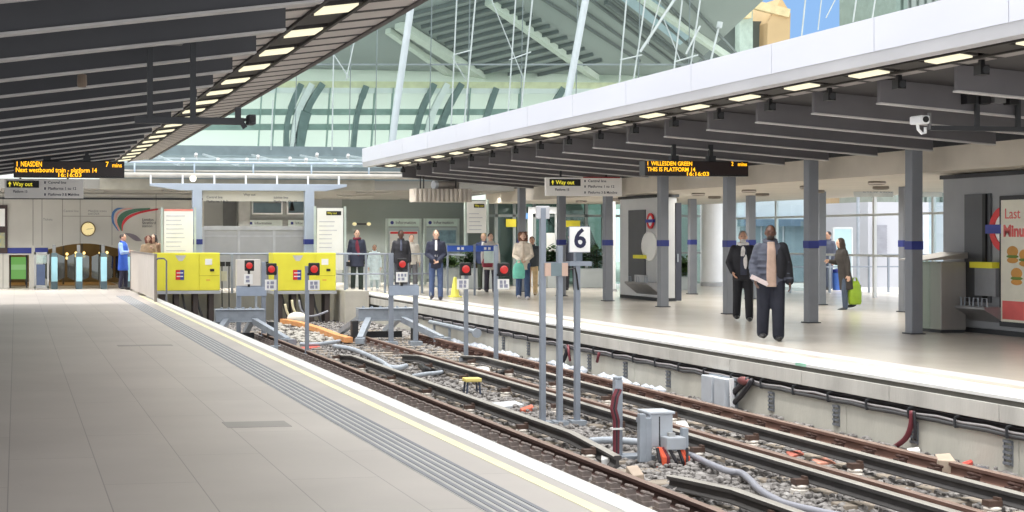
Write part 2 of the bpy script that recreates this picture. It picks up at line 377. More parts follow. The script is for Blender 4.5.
pe = G(605, 451, -0.62); pf = G(329, 351, -0.6); cond('conductor_rail', 'grey conductor rail with a ramped end beside the foot of the three tall posts', 6.17, pe.y, pf.y, True, True, -0.12, 0.5)
pe = G(655, 470, -0.62); cond('conductor_rail', 'black conductor rail starting beneath the grey cable box near the left platform', 6.17, 6.0, pe.y, False, True, -0.10, 1.15)
pf = G(387, 351, -0.6); cond('conductor_rail', 'long grey conductor rail running down the middle between the two tracks', 7.40, 6.0, pf.y, False, True, -0.14, 0.6)
pf = G(442, 352, -0.6); cond('conductor_rail', 'grey conductor rail lying between the rails of the right track', 8.47, 6.0, pf.y, False, True, -0.16, 1.4)
# ------------------------------------------------------------------ left canopy
m_beam = mat('charcoal_beam', (72, 73, 78), 0.6, 0, 0.06, 3)
m_flng = mat('beam_flange', (186, 184, 184), 0.5, 0, 0.06)
m_roof = mat('canopy_roof_sheet', (34, 31, 31), 0.7, 0, 0.05)
m_slat = mat('soffit_slat', (200, 193, 189), 0.6, 0, 0.05)
m_lamp = emit('lamp_diffuser', (255, 246, 210), 0.95)
def tilt_box(b, x0, z0, x1, z1, y0, y1, h):     # slab between two x positions with tilted underside
    return b.add([(x0, y0, z0), (x1, y0, z1), (x1, y0, z1 + h), (x0, y0, z0 + h), (x0, y1, z0), (x1, y1, z1), (x1, y1, z1 + h), (x0, y1, z0 + h)],
                 [(0, 1, 2, 3), (7, 6, 5, 4), (0, 4, 5, 1), (1, 5, 6, 2), (2, 6, 7, 3), (3, 7, 4, 0)])
def zl(X): return 3.80 - 0.13 * (3.7 - X)
b = MB(); tilt_box(b, -7.5, zl(-7.5) + 0.02, 2.25, zl(2.25) + 0.02, 3, 36.0, 0.1); tilt_box(b, 2.25, zl(2.25) + 0.16, 3.68, zl(3.68) + 0.16, 3, 42.0, 0.12)
cl = struct(b.build('ceiling_left', m_roof))
b = MB(); tilt_box(b, 3.66, zl(3.66) - 0.02, 3.74, zl(3.74) - 0.02, 3, 42.05, 0.22)
struct(b.build('edge_trim', mat('edge_trim_brown', (78, 72, 70), 0.6), cl))
LY = []                                    # lamp positions along Y
for px_, py_ in [(335, 9), (301, 33), (275, 54), (252, 70.5), (233, 84), (217, 95), (205, 105)]: LY.append(onX(px_, py_, 2.85).y)
step = (LY[6] - LY[0]) / 6
lampY = [LY[0] + step * k for k in range(-2, 19)]
lampY = [y for y in lampY if y < 41.5]
b = MB()
y = 8.0
while y < 41.9:
    for xa, xb in ((2.25, 2.62), (3.10, 3.66)): tilt_box(b, xa, zl(xa), xb, zl(xb), y, y + 0.49, 0.03)
    y += 0.66
struct(b.build('soffit_slats', m_slat, cl))
b = MB(); y = 8.49
while y < 41.9:
    for xa, xb in ((2.25, 2.62), (3.10, 3.66)): tilt_box(b, xa, zl(xa) + .002, xb, zl(xb) + .002, y, y + 0.17, 0.03)
    y += 0.66
struct(b.build('slat_joint', mat('slat_joint_dark', (40, 36, 36), .7), cl))
b = MB()
for xa in (2.62, 3.06): tilt_box(b, xa, zl(xa) - 0.03, xa + 0.04, zl(xa) - 0.025, 6, 41.9, 0.08)
for yy in lampY: tilt_box(b, 2.66, zl(2.66) + 0.0, 3.06, zl(3.06) + 0.0, yy + 0.42, yy + 1.14, 0.05)
struct(b.build('lamp_channel', mat('lamp_channel_dark', (44, 40, 38), 0.6), cl))
i = 0; yy = lampY[2] - 1.57 * 4 + 0.72
beamY = []
while yy < 36:
    if yy > 4.5: beamY.append(yy)
    yy += step
for yy in beamY:
    b = MB(); tilt_box(b, -7.5, zl(-7.5) - 0.24, 2.25, zl(2.25) - 0.24, yy, yy + 0.06, 0.26); o = struct(b.build('beam', m_beam, cl))
    b = MB(); tilt_box(b, -7.5, zl(-7.5) - 0.26, 2.25, zl(2.25) - 0.26, yy - 0.03, yy + 0.11, 0.02); b.build('beam_flange', m_flng, o)
b = MB(); b.m = 0; tilt_box(b, -0.16, -0.03 - 0.0208, 0.16, -0.03 + 0.0208, -0.22, 0.22, 0.02); b.m = 1; tilt_box(b, -0.20, -0.012 - .026, 0.20, -0.012 + .026, -0.25, 0.25, 0.05)
lm = b.build('canopy_lamp', [m_lamp, mat('lamp_frame', (52, 48, 46), 0.5)])
for k, yy in enumerate(lampY):
    o = lm if k == 0 else lm.copy()
    if k: COL.objects.link(o)
    o.location = (2.86, yy, zl(2.86))
    tag(o, 'rectangular lamp in left canopy edge, %s the camera' % (ORD[k] + ' to'), 'lamp', 'lamps along the left canopy')

# small fittings on the left beams
def hang_frame(name, label, loc, xs, zt, zb, bar):
    t = thing(name, label, 'bracket', loc)
    for x in xs:
        b = MB(); b.bar((x, 0, zt), (x, 0, zb), 0.05); b.cbox((x, 0, zt - 0.03), (0.14, 0.10, 0.06)); b.build('hanger', M_STEELD, t)
    b = MB(); b.bar((bar[0], 0, zb), (bar[1], 0, zb), 0.08, 0.06); b.build('bar', M_STEELD, t)
    return t
YB = 13.6
a0, a1, h0, h1 = onY(135, 120, YB), onY(243, 119, YB), onY(150, 82, YB), onY(193, 80, YB)
hf = hang_frame('hanging_bracket', 'dark hanging bracket arm on two hangers under the left canopy beams', (0, YB, 0), (h0.x, h1.x), zl(h0.x) - 0.02, a0.z, (a0.x, a1.x))
q = onY(238, 114, YB); b = MB(); b.bar((q.x, 0, a0.z - 0.03), (q.x, 0, a0.z + 0.13), 0.05); b.bar((a1.x - 0.03, 0, a0.z + 0.02), (a1.x + 0.02, 0, a0.z - 0.06), 0.04); b.build('end_bracket', M_STEELD, hf)
b = MB(); b.cbox(((h0.x + h1.x) / 2, 0, zl(h0.x) - 0.08), (0.2, 0.12, 0.08)); b.build('junction_box', mat('box_midgrey', (120, 120, 122), 0.6), hf)
q = onY(251, 120, YB)
t = thing('camera_housing', 'small dark camera box hanging at the end of the left canopy bracket arm', 'camera', (q.x, YB, q.z))
b = MB(); b.cbox((0, 0, 0), (0.07, 0.16, 0.09)); b.build('housing', M_STEELD, t, bevel=0.008)
b = MB(); b.cyl((0, -0.08, 0), (0, -0.11, 0), 0.03, 12); b.build('lens', M_BLACK, t)
b = MB(); b.bar((-0.05, 0, -0.03), (-.01, 0, -0.03), 0.02); b.bar((-0.09, 0, 0.0), (-.03, 0, 0.0), 0.03); b.build('mount', M_STEELD, t)
q = onY(82, 92, 14.8); t = thing('floodlight', 'small round brown fitting mounted on the left canopy beam', 'light', (q.x, 14.8, zl(q.x) - 0.30))
b = MB(); b.lathe([(0.02, 0.1), (0.045, 0.09), (0.05, 0.0), (0.04, -0.03)], n=14); b.build('body', mat('fitting_brown', (120, 104, 90), 0.6), t)
b = MB(); b.cyl((0, 0, 0.08), (0, 0, 0.12), 0.02, 8); b.build('stem', M_STEELD, t)

# ------------------------------------------------------------------ right canopy
def zr(X): return 3.72 - 0.085 * (X - 9.9) if X > 10.9 else 3.72 - 0.085 * (X - 9.9)
m_fas = mat('white_fascia', (206, 208, 218), 0.5, 0, 0.03, 1.5, 0, 40, (1, 0.3, 1))
b = MB(); tilt_box(b, 9.95, zr(9.95) + 0.02, 15.3, zr(15.3) + 0.02, 4, 42.4, 0.12)
cr = struct(b.build('ceiling_right', mat('canopy_roof_right', (60, 58, 60), 0.7, 0, 0.05)))
b = MB(); FY = [4.0]
while FY[-1] < 42: FY.append(min(FY[-1] + 2.42, 42.5))
for y0, y1 in zip(FY, FY[1:]):
    b.add([(9.90, y0 + .006, 3.78), (9.90, y1 - .006, 3.78), (9.90, y1 - .006, 4.18), (9.90, y0 + .006, 4.18), (10.1, y0 + .006, 3.78), (10.1, y1 - .006, 3.78), (10.1, y1 - .006, 4.18), (10.1, y0 + .006, 4.18)], [(0, 1, 2, 3), (7, 6, 5, 4), (0, 4, 5, 1), (1, 5, 6, 2), (2, 6, 7, 3), (3, 7, 4, 0)])
struct(b.build('fascia_panel', m_fas, cr))
b = MB(); b.prism([(9.93, 3.64), (10.15, 3.64), (10.15, 3.80), (9.905, 3.80)], (4, 42.5), 'y'); struct(b.build('fascia_lip', mat('fascia_lip_white', (190, 190, 194), 0.5, 0, 0.10, 1.2, 0, 40, (1, 0.35, 1)), cr))
b = MB(); y = 8.0
while y < 42:
    tilt_box(b, 10.15, zr(10.15) - 0.02, 10.28, zr(10.28) - 0.02, y, y + 0.52, 0.03); tilt_box(b, 10.62, zr(10.62) - 0.02, 10.9, zr(10.9) - 0.02, y, y + 0.52, 0.03); y += 0.66
struct(b.build('soffit_slats', mat('soffit_slat_grey', (146, 141, 140), 0.6, 0, 0.05), cr))
b = MB(); y = 8.52
while y < 42:
    for xa, xb in ((10.15, 10.28), (10.62, 10.9)): tilt_box(b, xa, zr(xa) - .018, xb, zr(xb) - .018, y, y + 0.14, 0.03)
    y += 0.66
struct(b.build('slat_joint', MATS['slat_joint_dark'], cr))
RL = [onX(px_, py_, 10.45).y for px_, py_ in [(614, 122), (651, 115), (694, 107), (744, 97), (801, 85.5), (868, 72.5), (948, 56)]]
stR = (RL[0] - RL[-1]) / 6
lampR = [RL[-1] + stR * k for k in range(-2, 19)]
lampR = [y for y in lampR if y < 41.8]
b = MB()
for xa in (10.26, 10.62): tilt_box(b, xa, zr(xa) - 0.05, xa + 0.03, zr(xa + .03) - 0.05, 6, 42.2, 0.07)
for yy in lampR: tilt_box(b, 10.29, zr(10.29) - 0.03, 10.62, zr(10.62) - 0.03, yy + 0.45, yy + 1.1, 0.04)
struct(b.build('lamp_channel', MATS['lamp_channel_dark'], cr))
b = MB(); b.m = 0; tilt_box(b, -0.08, -0.05 + .011, 0.08, -0.05 - .011, -0.33, 0.33, 0.02); b.m = 1; tilt_box(b, -0.12, -0.03 + .014, 0.12, -0.03 - .014, -0.37, 0.37, 0.05)
lm = b.build('canopy_lamp', [m_lamp, MATS['lamp_frame']])
for k, yy in enumerate(lampR):
    o = lm if k == 0 else lm.copy()
    if k: COL.objects.link(o)
    o.location = (10.45, yy, zr(10.45))
    tag(o, 'slim lamp behind white right canopy fascia, %s the camera' % (ORD[k] + ' to'), 'lamp', 'lamps along the right canopy')
SPY = onX(899, 81, 10.78).y - 3 * stR
m_beamr = mat('charcoal_beam_right', (106, 104, 108), 0.6, 0, 0.06, 3)
def zrb(X): return 3.34 - 0.075 * (X - 10.95)
for k, yy in enumerate(lampR):
    y0 = yy + 0.55
    b = MB(); tilt_box(b, 10.95, zrb(10.95), 14.9, zrb(14.9), y0, y0 + 0.07, 0.30); o = struct(b.build('beam', m_beamr, cr))
    b = MB(); tilt_box(b, 10.95, zrb(10.95) - 0.02, 14.9, zrb(14.9) - 0.02, y0 - 0.02, y0 + 0.10, 0.02); b.build('beam_flange', m_flng, o)
    b = MB(); b.m = 0; b.cbox((0, 0, 0), (0.11, 0.13, 0.11)); b.bar((0, 0, 0.05), (0, 0, 0.12), 0.05); b.m = 1; b.cyl((0, -0.08, 0), (0, -0.085, 0), 0.045, 12)
    if k == 0: spk = b.build('speaker', [M_BLACK, M_STEELD], bevel=0.0); o = spk
    else: o = spk.copy(); COL.objects.link(o)
    o.location = (10.78, SPY + stR * k, zr(10.78) - 0.15)
    tag(o, 'small black speaker under right canopy, %s the camera' % (ORD[k] + ' to'), 'speaker', 'speakers under the right canopy')

# hanger frame and white camera under right canopy
YB = 17.6
a0, a1, h0, h1 = onY(930, 128, YB), onY(1045, 126, YB), onY(977, 80, YB), onY(1018, 82, YB)
hf = hang_frame('hanging_bracket', 'dark hanging bracket under the right canopy above the white security camera', (0, YB, 0), (h0.x, h1.x), zr(h0.x) - 0.0, a0.z, (a0.x, a1.x))
b = MB(); b.cbox(((h0.x + h1.x) / 2, 0, zr(h0.x) - 0.12), (0.16, 0.12, 0.10)); b.build('junction_box', MATS['box_midgrey'], hf)
for xx in (h0.x - 0.12, h0.x + .08, h1.x - .1): 
    b = MB(); b.cbox((xx, 0, zr(h0.x) - 0.10), (0.14, 0.14, 0.18)); b.build('cable_box', M_BLACK, hf, bevel=0.01)
q = onY(921, 124, YB)
t = thing('security_camera', 'white security camera hanging from the end of the right canopy bracket', 'camera', (q.x, YB, q.z))
b = MB(); b.cbox((-0.02, 0, 0.05), (0.13, 0.26, 0.11)); b.build('housing', M_WHITE, t, bevel=0.02)
b = MB(); b.cyl((-0.02, -0.13, 0.05), (-0.02, -0.145, 0.05), 0.04, 14); b.build('lens', M_BLACK, t)
b = MB(); b.tube([(-0.05, 0, 0), (-0.04, 0, -0.07), (0.01, 0, -0.12), (0.06, 0, -0.11), (0.06, 0, -0.04)], 0.02, 8); b.build('loop_bracket', M_WHITE, t)
b = MB(); b.cyl((0.05, 0, 0.05), (0.12, 0, 0.05), 0.02, 8); b.cyl((0.12, 0, -.07), (0.12, 0, 0.14), 0.025, 8); b.build('mount', MATS['box_midgrey'], t)

# ------------------------------------------------------------------ platform columns
m_col = mat('column_grey', (128, 132, 140), 0.45, 0.1, 0.05, 3)
def column(name, h, w):
    t = thing(name, '', 'column')
    b = MB(); b.cbox((0, 0, h / 2), (w, w, h)); b.build('shaft', m_col, t, bevel=0.012)
    b = MB(); b.cbox((0, 0, 0.01), (w + 0.06, w + 0.06, 0.02)); b.build('base_plate', M_STEELD, t)
    b = MB(); b.cbox((0, 0, 1.47), (w + 0.012, w + 0.012, 0.14)); b.build('band', M_NAVY, t, bevel=0.004)
    return t
c0 = column('platform_column', 3.08, 0.20); c0['group'] = 'front row of platform columns'
for k in range(7):
    yy = 22.7 + 3.27 * k; o = c0 if k == 0 else copy_tree(c0)
    o.location = (14.68, yy, 0); o['label'] = 'grey column with navy band, front row, %s the advert poster' % (ORD[k] + ' to')
c1 = column('platform_column', 2.69, 0.19); c1['group'] = 'back row of platform columns'
for k in range(5):
    yy = 29.4 + 3.43 * (k - 1); o = c1 if k == 0 else copy_tree(c1)
    o.location = (18.8, yy, 0); o['label'] = 'grey column with navy band, outer row, %s the camera' % (ORD[k] + ' to')

# cream fascia and lower soffit behind the column heads
m_cream = mat('cream_panel', (196, 188, 176), 0.6, 0, 0.06, 1.2)
m_cream2 = brickmat('cream_fascia_panels', (204, 195, 182), (150, 142, 134), 1.2, 3.0, 0.012, 0.6, (PI / 2, 0, PI / 2), 0, 0.02, (0, 0, 0.5))
b = MB(); b.box(15.08, 15.28, 4, 47.0, 2.70, 3.10); struct(b.build('trim_cream_fascia', m_cream2))
b = MB(); b.box(15.28, 22.5, 4, 47.0, 2.70, 2.82); cs = struct(b.build('ceiling_outer', m_cream))
b = MB(); b.box(15.05, 15.28, 4, 47.0, 3.10, 3.27); struct(b.build('trim_dark_edge', M_STEELD))
b = MB(); b.m = 0; b.lathe([(0.16, 0.0), (0.17, -0.05), (0.14, -0.07), (0.13, -0.05), (0.10, -0.045)], n=20); b.m = 1; b.cyl((0, 0, -0.045), (0, 0, -0.05), 0.10, 18)
dl = b.build('downlight', [mat('downlight_ring', (120, 112, 104), 0.5), mat('downlight_lens', (225, 220, 205), 0.3)])
k = 0
for row, X in (('front', 16.6), ('outer', 18.3)):
    for i in range(8):
        yy = 24.3 + 2.6 * i; o = dl if k == 0 else dl.copy()
        if k: COL.objects.link(o)
        o.location = (X, yy, 2.70); k += 1
        tag(o, 'round downlight, %s row under cream soffit, %s the camera' % (row, ORD[i] + ' to'), 'downlight', 'downlights in the cream soffit')

area('left_canopy_strip', (2.86, 22, 3.60), 0.3, 38, 230)
area('right_canopy_strip', (10.45, 22, 3.58), 0.2, 40, 560)
area('outer_soffit_lights', (16.9, 30, 2.66), 1.4, 34, 620).data.spread = math.radians(165)
# ------------------------------------------------------------------ concourse behind the buffers
m_wall = brickmat('pale_wall_panels', (190, 188, 180), (160, 158, 150), 2.4, 3.2, 0.02, 0.55, (PI / 2, 0, 0), 0, 0.02, (0.4, 0, 0.6), 0.8)
m_soff = mat('concourse_soffit', (142, 140, 134), 0.8, 0, 0.06, 1)
b = MB(); b.box(3.4, 10.0, 43.3, 56, -0.3, 0); struct(b.build('floor_concourse', m_slab2))
b = MB(); b.add([(-8, 43.9, 3.02), (15.0, 43.9, 3.02), (15.0, 56, 2.92), (-8, 56, 2.92), (-8, 43.9, 3.3), (15.0, 43.9, 3.3), (15.0, 56, 3.3), (-8, 56, 3.3)], [(0, 1, 2, 3), (7, 6, 5, 4), (0, 4, 5, 1), (1, 5, 6, 2), (2, 6, 7, 3), (3, 7, 4, 0)])
rf = struct(b.build('ceiling_concourse', m_soff))
# sloped glazed roof and its edge tubes
b = MB(); b.add([(3.0, 44.2, 3.72), (24, 44.2, 3.72), (24, 52.6, 4.50), (3.0, 52.6, 4.50), (3.0, 44.2, 3.3), (24, 44.2, 3.3), (24, 52.6, 3.3), (3.0, 52.6, 3.3)], [(0, 1, 2, 3), (7, 6, 5, 4), (0, 4, 5, 1), (1, 5, 6, 2), (2, 6, 7, 3), (3, 7, 4, 0)])
gr = struct(b.build('roof_glazed', mat('pale_glazed_roof', (112, 126, 130), 0.3, 0, 0.15, 1.2)))
b = MB()
for k in range(12): b.bar((3.0 + 1.75 * k, 44.2, 3.75), (3.0 + 1.75 * k, 52.6, 4.53), 0.06)
for yy, zz in ((46.2, 3.93), (49.0, 4.19)): b.bar((3.0, yy, zz), (24, yy, zz), 0.06)
b.build('glazing_bar', mat('roof_bar', (186, 198, 202), 0.4), gr)
b = MB(); b.tube([(2.6, 43.7, 3.42), (16, 43.7, 3.42)], 0.075, 12); b.tube([(2.6, 43.8, 3.55), (16, 43.8, 3.55)], 0.03, 8); b.build('edge_tube', mat('warm_white_tube', (190, 186, 178), 0.4), gr, smooth=True)
b = MB(); b.tube([(3.2, 43.75, 3.80), (14, 43.75, 3.80)], 0.035, 8)
for k in range(7): b.cyl((3.4 + 1.75 * k, 43.75, 3.4), (3.4 + 1.75 * k, 43.75, 3.8), 0.025, 8)
b.build('guard_rail', mat('pale_blue_tube', (190, 206, 222), 0.4), gr, smooth=True)
b = MB(); b.box(2.4, 10.6, 43.85, 44.1, 3.0, 3.32); b.build('soffit_upstand', mat('upstand_taupe', (150, 146, 134), 0.7), gr)
m_spot = mat('spot_white', (206, 208, 208), 0.3)
b = MB(); b.lathe([(0.02, 0.07), (0.05, 0.05), (0.055, -0.05), (0.045, -0.06)], n=14, M=Matrix.Rotation(0.9, 4, 'X')); b.bar((0, 0, 0.03), (0.04, 0.0, -0.16), 0.02)
sp0 = b.build('spotlight', m_spot, smooth=False)
for k, (px_, py_) in enumerate([(183, 160), (196, 155), (218, 160), (247, 160), (258, 157), (290, 159), (306, 160), (317, 155), (335, 161), (348, 156)]):
    o = sp0 if k == 0 else sp0.copy()
    if k: COL.objects.link(o)
    o.location = onY(px_, py_, 43.9) if k else onY(px_, py_, 43.9)
    tag(o, 'small white spotlight on glazed roof edge, %s the left canopy' % (ORD[k] + ' to'), 'spotlight', 'spotlights along the glazed roof edge')
q = onY(193, 178.5, 43.5)
b = MB(); b.ell((0, 0, 0), (0.10, 0.10, 0.10)); o = b.build('globe_light', emit('globe_glow', (255, 252, 235), 1.6), None, q, smooth=True); tag(o, 'round white globe light above the left gantry column', 'light')
b = MB(); b.bar((0, 0.05, 0.0), (0, .28, 0.0), 0.04); b.build('arm', M_WHITE, o)

# gantry on two pale blue columns
m_pblue = mat('pale_blue_steel', (176, 188, 206), 0.4, 0, 0.04)
gx = [onY(197, 200, 43.5).x, onY(309, 200, 43.5).x]
t = thing('gantry', 'pale blue steel gantry frame standing behind the yellow cabinets', 'gantry', (0, 43.5, 0))
xa, xb = onY(150, 184, 43.5).x, onY(346, 184, 43.5).x
b = MB(); b.prism([(xa, 3.10), (xa, 3.17), (xb, 3.17), (xb, 3.10), (gx[1] + .5, 2.97), (gx[0] - .5, 2.97)], (-0.12, 0.12), 'y'); b.build('beam', m_pblue, t, bevel=0.01)
for x in gx:
    b = MB(); b.box(x - 0.14, x + 0.14, -0.12, 0.12, 0, 2.99); c = b.build('post', m_pblue, t, bevel=0.02)
    b = MB(); b.box(x - 0.15, x + 0.15, -0.13, 0.13, 1.40, 1.55); b.build('band', M_NAVY, c)
b = MB(); k = xa + 0.02
while k < xb - 0.02: b.bar((k, 0, 3.16), (k, 0, 3.42), 0.05); k += 0.93
b.build('strut', M_WHITE, t)
bn = onY(203, 185, 43.7); be = onY(313, 201.5, 43.7)
t = thing('direction_banner', 'long beige direction sign hanging under the gantry beam', 'sign', (0, 43.72, 0))
b = MB(); b.box(bn.x, be.x, -0.03, 0.03, be.z, 2.96); b.build('board', mat('beige_sign', (214, 210, 200), 0.5, 0, 0.03), t)
for x_, z_, s_ in ((bn.x + .1, 2.78, 'Central line'), (bn.x + .1, 2.66, 'Platforms 1 & 2'), (bn.x + 1.2, 2.86, 'Way out'), (bn.x + 2.1, 2.78, 'Jubilee line'), (bn.x + 2.1, 2.66, 'Platforms 13 - 15')):
    text(s_, 0.10, M_TXT, t, (x_, -0.034, z_))

# grey hoarding between the gantry columns
t = thing('hoarding', 'long grey panelled hoarding standing behind the two yellow cabinets', 'hoarding', (0, 44.0, 0))
h0, h1 = onY(203, 226, 44).x, onY(309, 226, 44).x
m_hoard = mat('hoarding_grey', (176, 176, 178), 0.5, 0, 0.05)
wd = (h1 - h0) / 3
for k in range(3):
    b = MB(); b.box(h0 + k * wd + .03, h0 + (k + 1) * wd - .03, -0.02, 0.02, 0.1, 1.84); b.build('panel', m_hoard, t)
b = MB()
for k in range(4): b.box(h0 + k * wd - .04, h0 + k * wd + .04, -0.04, 0.04, 0, 1.9)
b.box(h0, h1, -0.05, 0.05, 1.82, 1.94); b.box(h0, h1, -0.035, 0.035, 1.62, 1.66); b.build('frame', mat('hoarding_frame', (190, 191, 194), 0.5), t)

# back wall on the left with the ticket gates
YW = 47.8
def W(x, y): return onY(x, y, YW)
xl = -9.0; xo0, xo1 = W(48, 250).x, W(121, 250).x; ztop = 2.98
b = MB()
b.box(xo1, W(204, 200).x, 0, 0.25, 0, ztop); b.box(W(29, 250).x, xo0, 0, 0.25, 0, ztop)
xg0, xg1 = W(9, 250).x, W(29, 250).x
b.box(xg0, xg1, 0, 0.25, W(0, 255).z, ztop); b.box(xl, xg0, 0, 0.25, 0, ztop)
pts = [(xo0, ztop), (xo0, W(0, 248).z)]
for k in range(13):
    f = k / 12; pts.append((xo0 + (xo1 - xo0) * f, W(0, 249.5).z + 0.19 * math.sin(PI * f)))
pts += [(xo1, ztop)]
b.prism(pts, (0, 0.25), 'y')
wl = struct(b.build('wall_back', m_wall, None, (0, YW, 0)))
b = MB(); b.box(xl, W(31.5, 0).x, -0.012, 0, W(0, 253.5).z, W(0, 247.8).z); b.box(W(35, 0).x, xo0, -0.012, 0, W(0, 253.5).z, W(0, 247.8).z); b.build('navy_band', M_NAVY, wl)
b = MB(); b.box(xl, W(204, 0).x, -0.03, 0, 2.80, 2.86); b.build('dark_trim', M_STEELD, wl)
b = MB()
for x_ in (33, 42, 62.5, 112): b.box(W(x_, 0).x - .012, W(x_, 0).x + .012, -0.004, 0, 1.35, 2.8)
b.box(W(62.5, 0).x, W(112, 0).x, -0.004, 0, W(0, 216).z - .01, W(0, 216).z + .01)
b.build('panel_joint', mat('joint_grey', (140, 138, 132), 0.7), wl)
for x_, y_, s_ in ((63.5, 211, 'Central line'), (88, 211, 'Mainline trains'), (88, 213.8, 'and DLR'), (43, 219.5, 'Tickets')):
    text(s_, 0.10, mat('wall_lettering', (120, 122, 124), 0.6), wl, (W(x_, y_).x, -0.004, W(x_, y_).z))
# room beyond the gates
b = MB(); b.box(xl, 5.5, 54, 54.2, 0, 3); struct(b.build('wall_hall', mat('hall_brown', (120, 100, 66), 0.7, 0, 0.25, 0.8)))
b = MB(); b.box(-1.5, 3.3, 50.5, 53.9, 0, 0.02); struct(b.build('floor_hall', mat('hall_floor', (168, 132, 84), 0.4, 0, 0.15, 1)))
m_warm = emit('warm_lamp', (255, 226, 140), 2)
b = MB(); b.m = 0; b.cyl((0, -0.05, 0), (0, 0, 0), 0.05, 12); b.m = 1; b.cyl((0, -0.02, 0), (0, 0.02, 0), 0.065, 12)
l0 = b.build('hall_light', [m_warm, mat('brass', (150, 120, 60), 0.4, 0.5)])
for k, (x_, y_) in enumerate([(53, 258), (67, 254), (67, 258), (76, 253), (76, 256.5), (84, 253), (84, 256.5), (100, 253), (101, 256), (107, 252.5), (107, 256)]):
    o = l0 if k == 0 else l0.copy()
    if k: COL.objects.link(o)
    o.location = onY(x_, y_, 53.9); tag(o, 'round warm light on the brown hall wall seen through the ticket gates', 'light', 'warm lights beyond the ticket gates')
b = MB()
pl_ = bpy.data.lights.new('hall_glow', 'AREA'); po = bpy.data.objects.new('hall_glow', pl_); COL.objects.link(po); pl_.energy = 45; pl_.size = 3; pl_.color = (1, 0.85, 0.55); po.location = (1, 51.5, 2.7)
b = MB()
for k in range(5): b.box(0.3 + k * 0.62, 0.36 + k * 0.62, 51, 51.05, 0.02, 1.6)
b.box(0.3, 2.84, 51, 51.04, 1.55, 1.6); tag(b.build('glass_screen', mat('screen_bronze', (92, 86, 76), 0.4)), 'dark bronze screen frame standing in the hall beyond the gates', 'screen')

# ticket gates
m_cyan = mat('cyan_panel', (150, 196, 210), 0.35, 0, 0.04); m_gd = mat('gate_dark', (66, 84, 92), 0.5); m_gs = mat('gate_steel', (150, 152, 152), 0.35, 0.4, 0.05)
def gate():
    t = thing('ticket_gate', '', 'ticket gate')
    b = MB(); b.cbox((0, 0.45, 0.5), (0.2, 0.9, 1.0)); b.build('cabinet', m_gs, t, bevel=0.03)
    b = MB(); b.cbox((0, -0.01, 0.62), (0.19, 0.03, 0.76)); b.build('front_panel', m_cyan, t, bevel=0.01)
    b = MB(); b.cbox((0, -0.01, 0.12), (0.2, 0.04, 0.24)); b.build('base', m_gd, t)
    b = MB(); b.prism([(-0.02, 1.0), (0.35, 1.0), (0.35, 1.12), (0.1, 1.12)], (-0.09, 0.09), 'x'); b.build('reader', m_gd, t)
    b = MB(); b.cbox((0, 0.5, 1.2), (0.1, 0.12, 0.34)); b.build('display_post', m_gs, t)
    for s in (-1, 1):
        b = MB(); b.prism([(s * 0.10, 0.25), (s * 0.34, 0.35), (s * 0.34, 1.0), (s * 0.10, 1.1)], (0.72, 0.74), 'y'); b.build('paddle', glass('paddle_glass', (170, 175, 170), 0.1), t)
    return t
g0 = gate(); g0['group'] = 'row of ticket gates'
for k, x_ in enumerate((54.5, 79.5, 104.5, 129)):
    o = g0 if k == 0 else copy_tree(g0)
    q = G(x_, 289.5, 0); o.location = (q.x, 46.75, 0); o['label'] = 'cyan fronted ticket gate under the clock wall, ' + ['leftmost of the row', 'directly below the clock', 'left of the blue-coated attendant', 'behind the blue-coated attendant'][k]
q0, q1 = onY(34, 262, 46.4), onY(49, 288, 46.4)
t = thing('wide_gate', 'wide luggage gate with a dark blue panel in a steel frame', 'gate', ((q0.x + q1.x) / 2, 46.4, 0)); hw_ = (q1.x - q0.x) / 2
b = MB(); b.box(-hw_, -hw_ + .06, -.03, .03, 0, 1.15); b.box(hw_ - .06, hw_, -.03, .03, 0, 1.15); b.box(-hw_, hw_, -.03, .03, 1.08, 1.15); b.box(-hw_, hw_, -.03, .03, 0.05, .12); b.build('frame', m_gs, t)
b = MB(); b.box(-hw_ + .07, hw_ - .12, -.012, .012, 0.14, 0.78); b.build('panel', mat('gate_blue', (62, 76, 104), 0.5), t)
b = MB(); b.box(-hw_ + .07, hw_ - .07, -.01, .01, 0.8, 1.06); b.build('pane', M_GLASS, t)
q0, q1 = W(11, 258), W(26, 290)
t = thing('lit_doorway_sign', 'bright green panel in the doorway left of the gates', 'sign', ((q0.x + q1.x) / 2, 48.3, 0)); hw_ = (q1.x - q0.x) / 2
b = MB(); b.box(-hw_, hw_, -.02, .02, 0.28, 0.98); b.build('panel', emit('green_lit', (120, 190, 90), 0.55), t)
b = MB(); b.box(-hw_, hw_, -.025, -.02, 0.58, 0.74); b.build('stripe', emit('green_lit_pale', (150, 205, 130), 0.6), t)
b = MB(); b.box(-hw_ - .05, -hw_, -.03, .03, 0, 1.1); b.box(hw_, hw_ + .05, -.03, .03, 0, 1.1); b.build('frame', M_STEELD, t)
q0, q1 = W(0, 205), W(7.5, 250)
t = thing('framed_poster', 'dark framed poster on the pale wall at the left end', 'poster', (0, YW - .03, 0))
b = MB(); b.box(q1.x - 1.0, q1.x, -.03, .03, q1.z - .1, q0.z); b.build('frame', mat('frame_maroon', (56, 40, 40), 0.5), t)
b = MB(); b.box(q1.x - .95, q1.x - .08, -.034, -.03, 1.95, 2.5); b.build('sheet', M_PLATE, t)
b = MB(); b.box(q1.x - .95, q1.x - .08, -.034, -.03, 1.28, 1.75); b.build('picture', mat('poster_print', (190, 180, 120), 0.5, 0, 0.3, 6, 0, 40, None, 0.5, (110, 140, 160)), t)
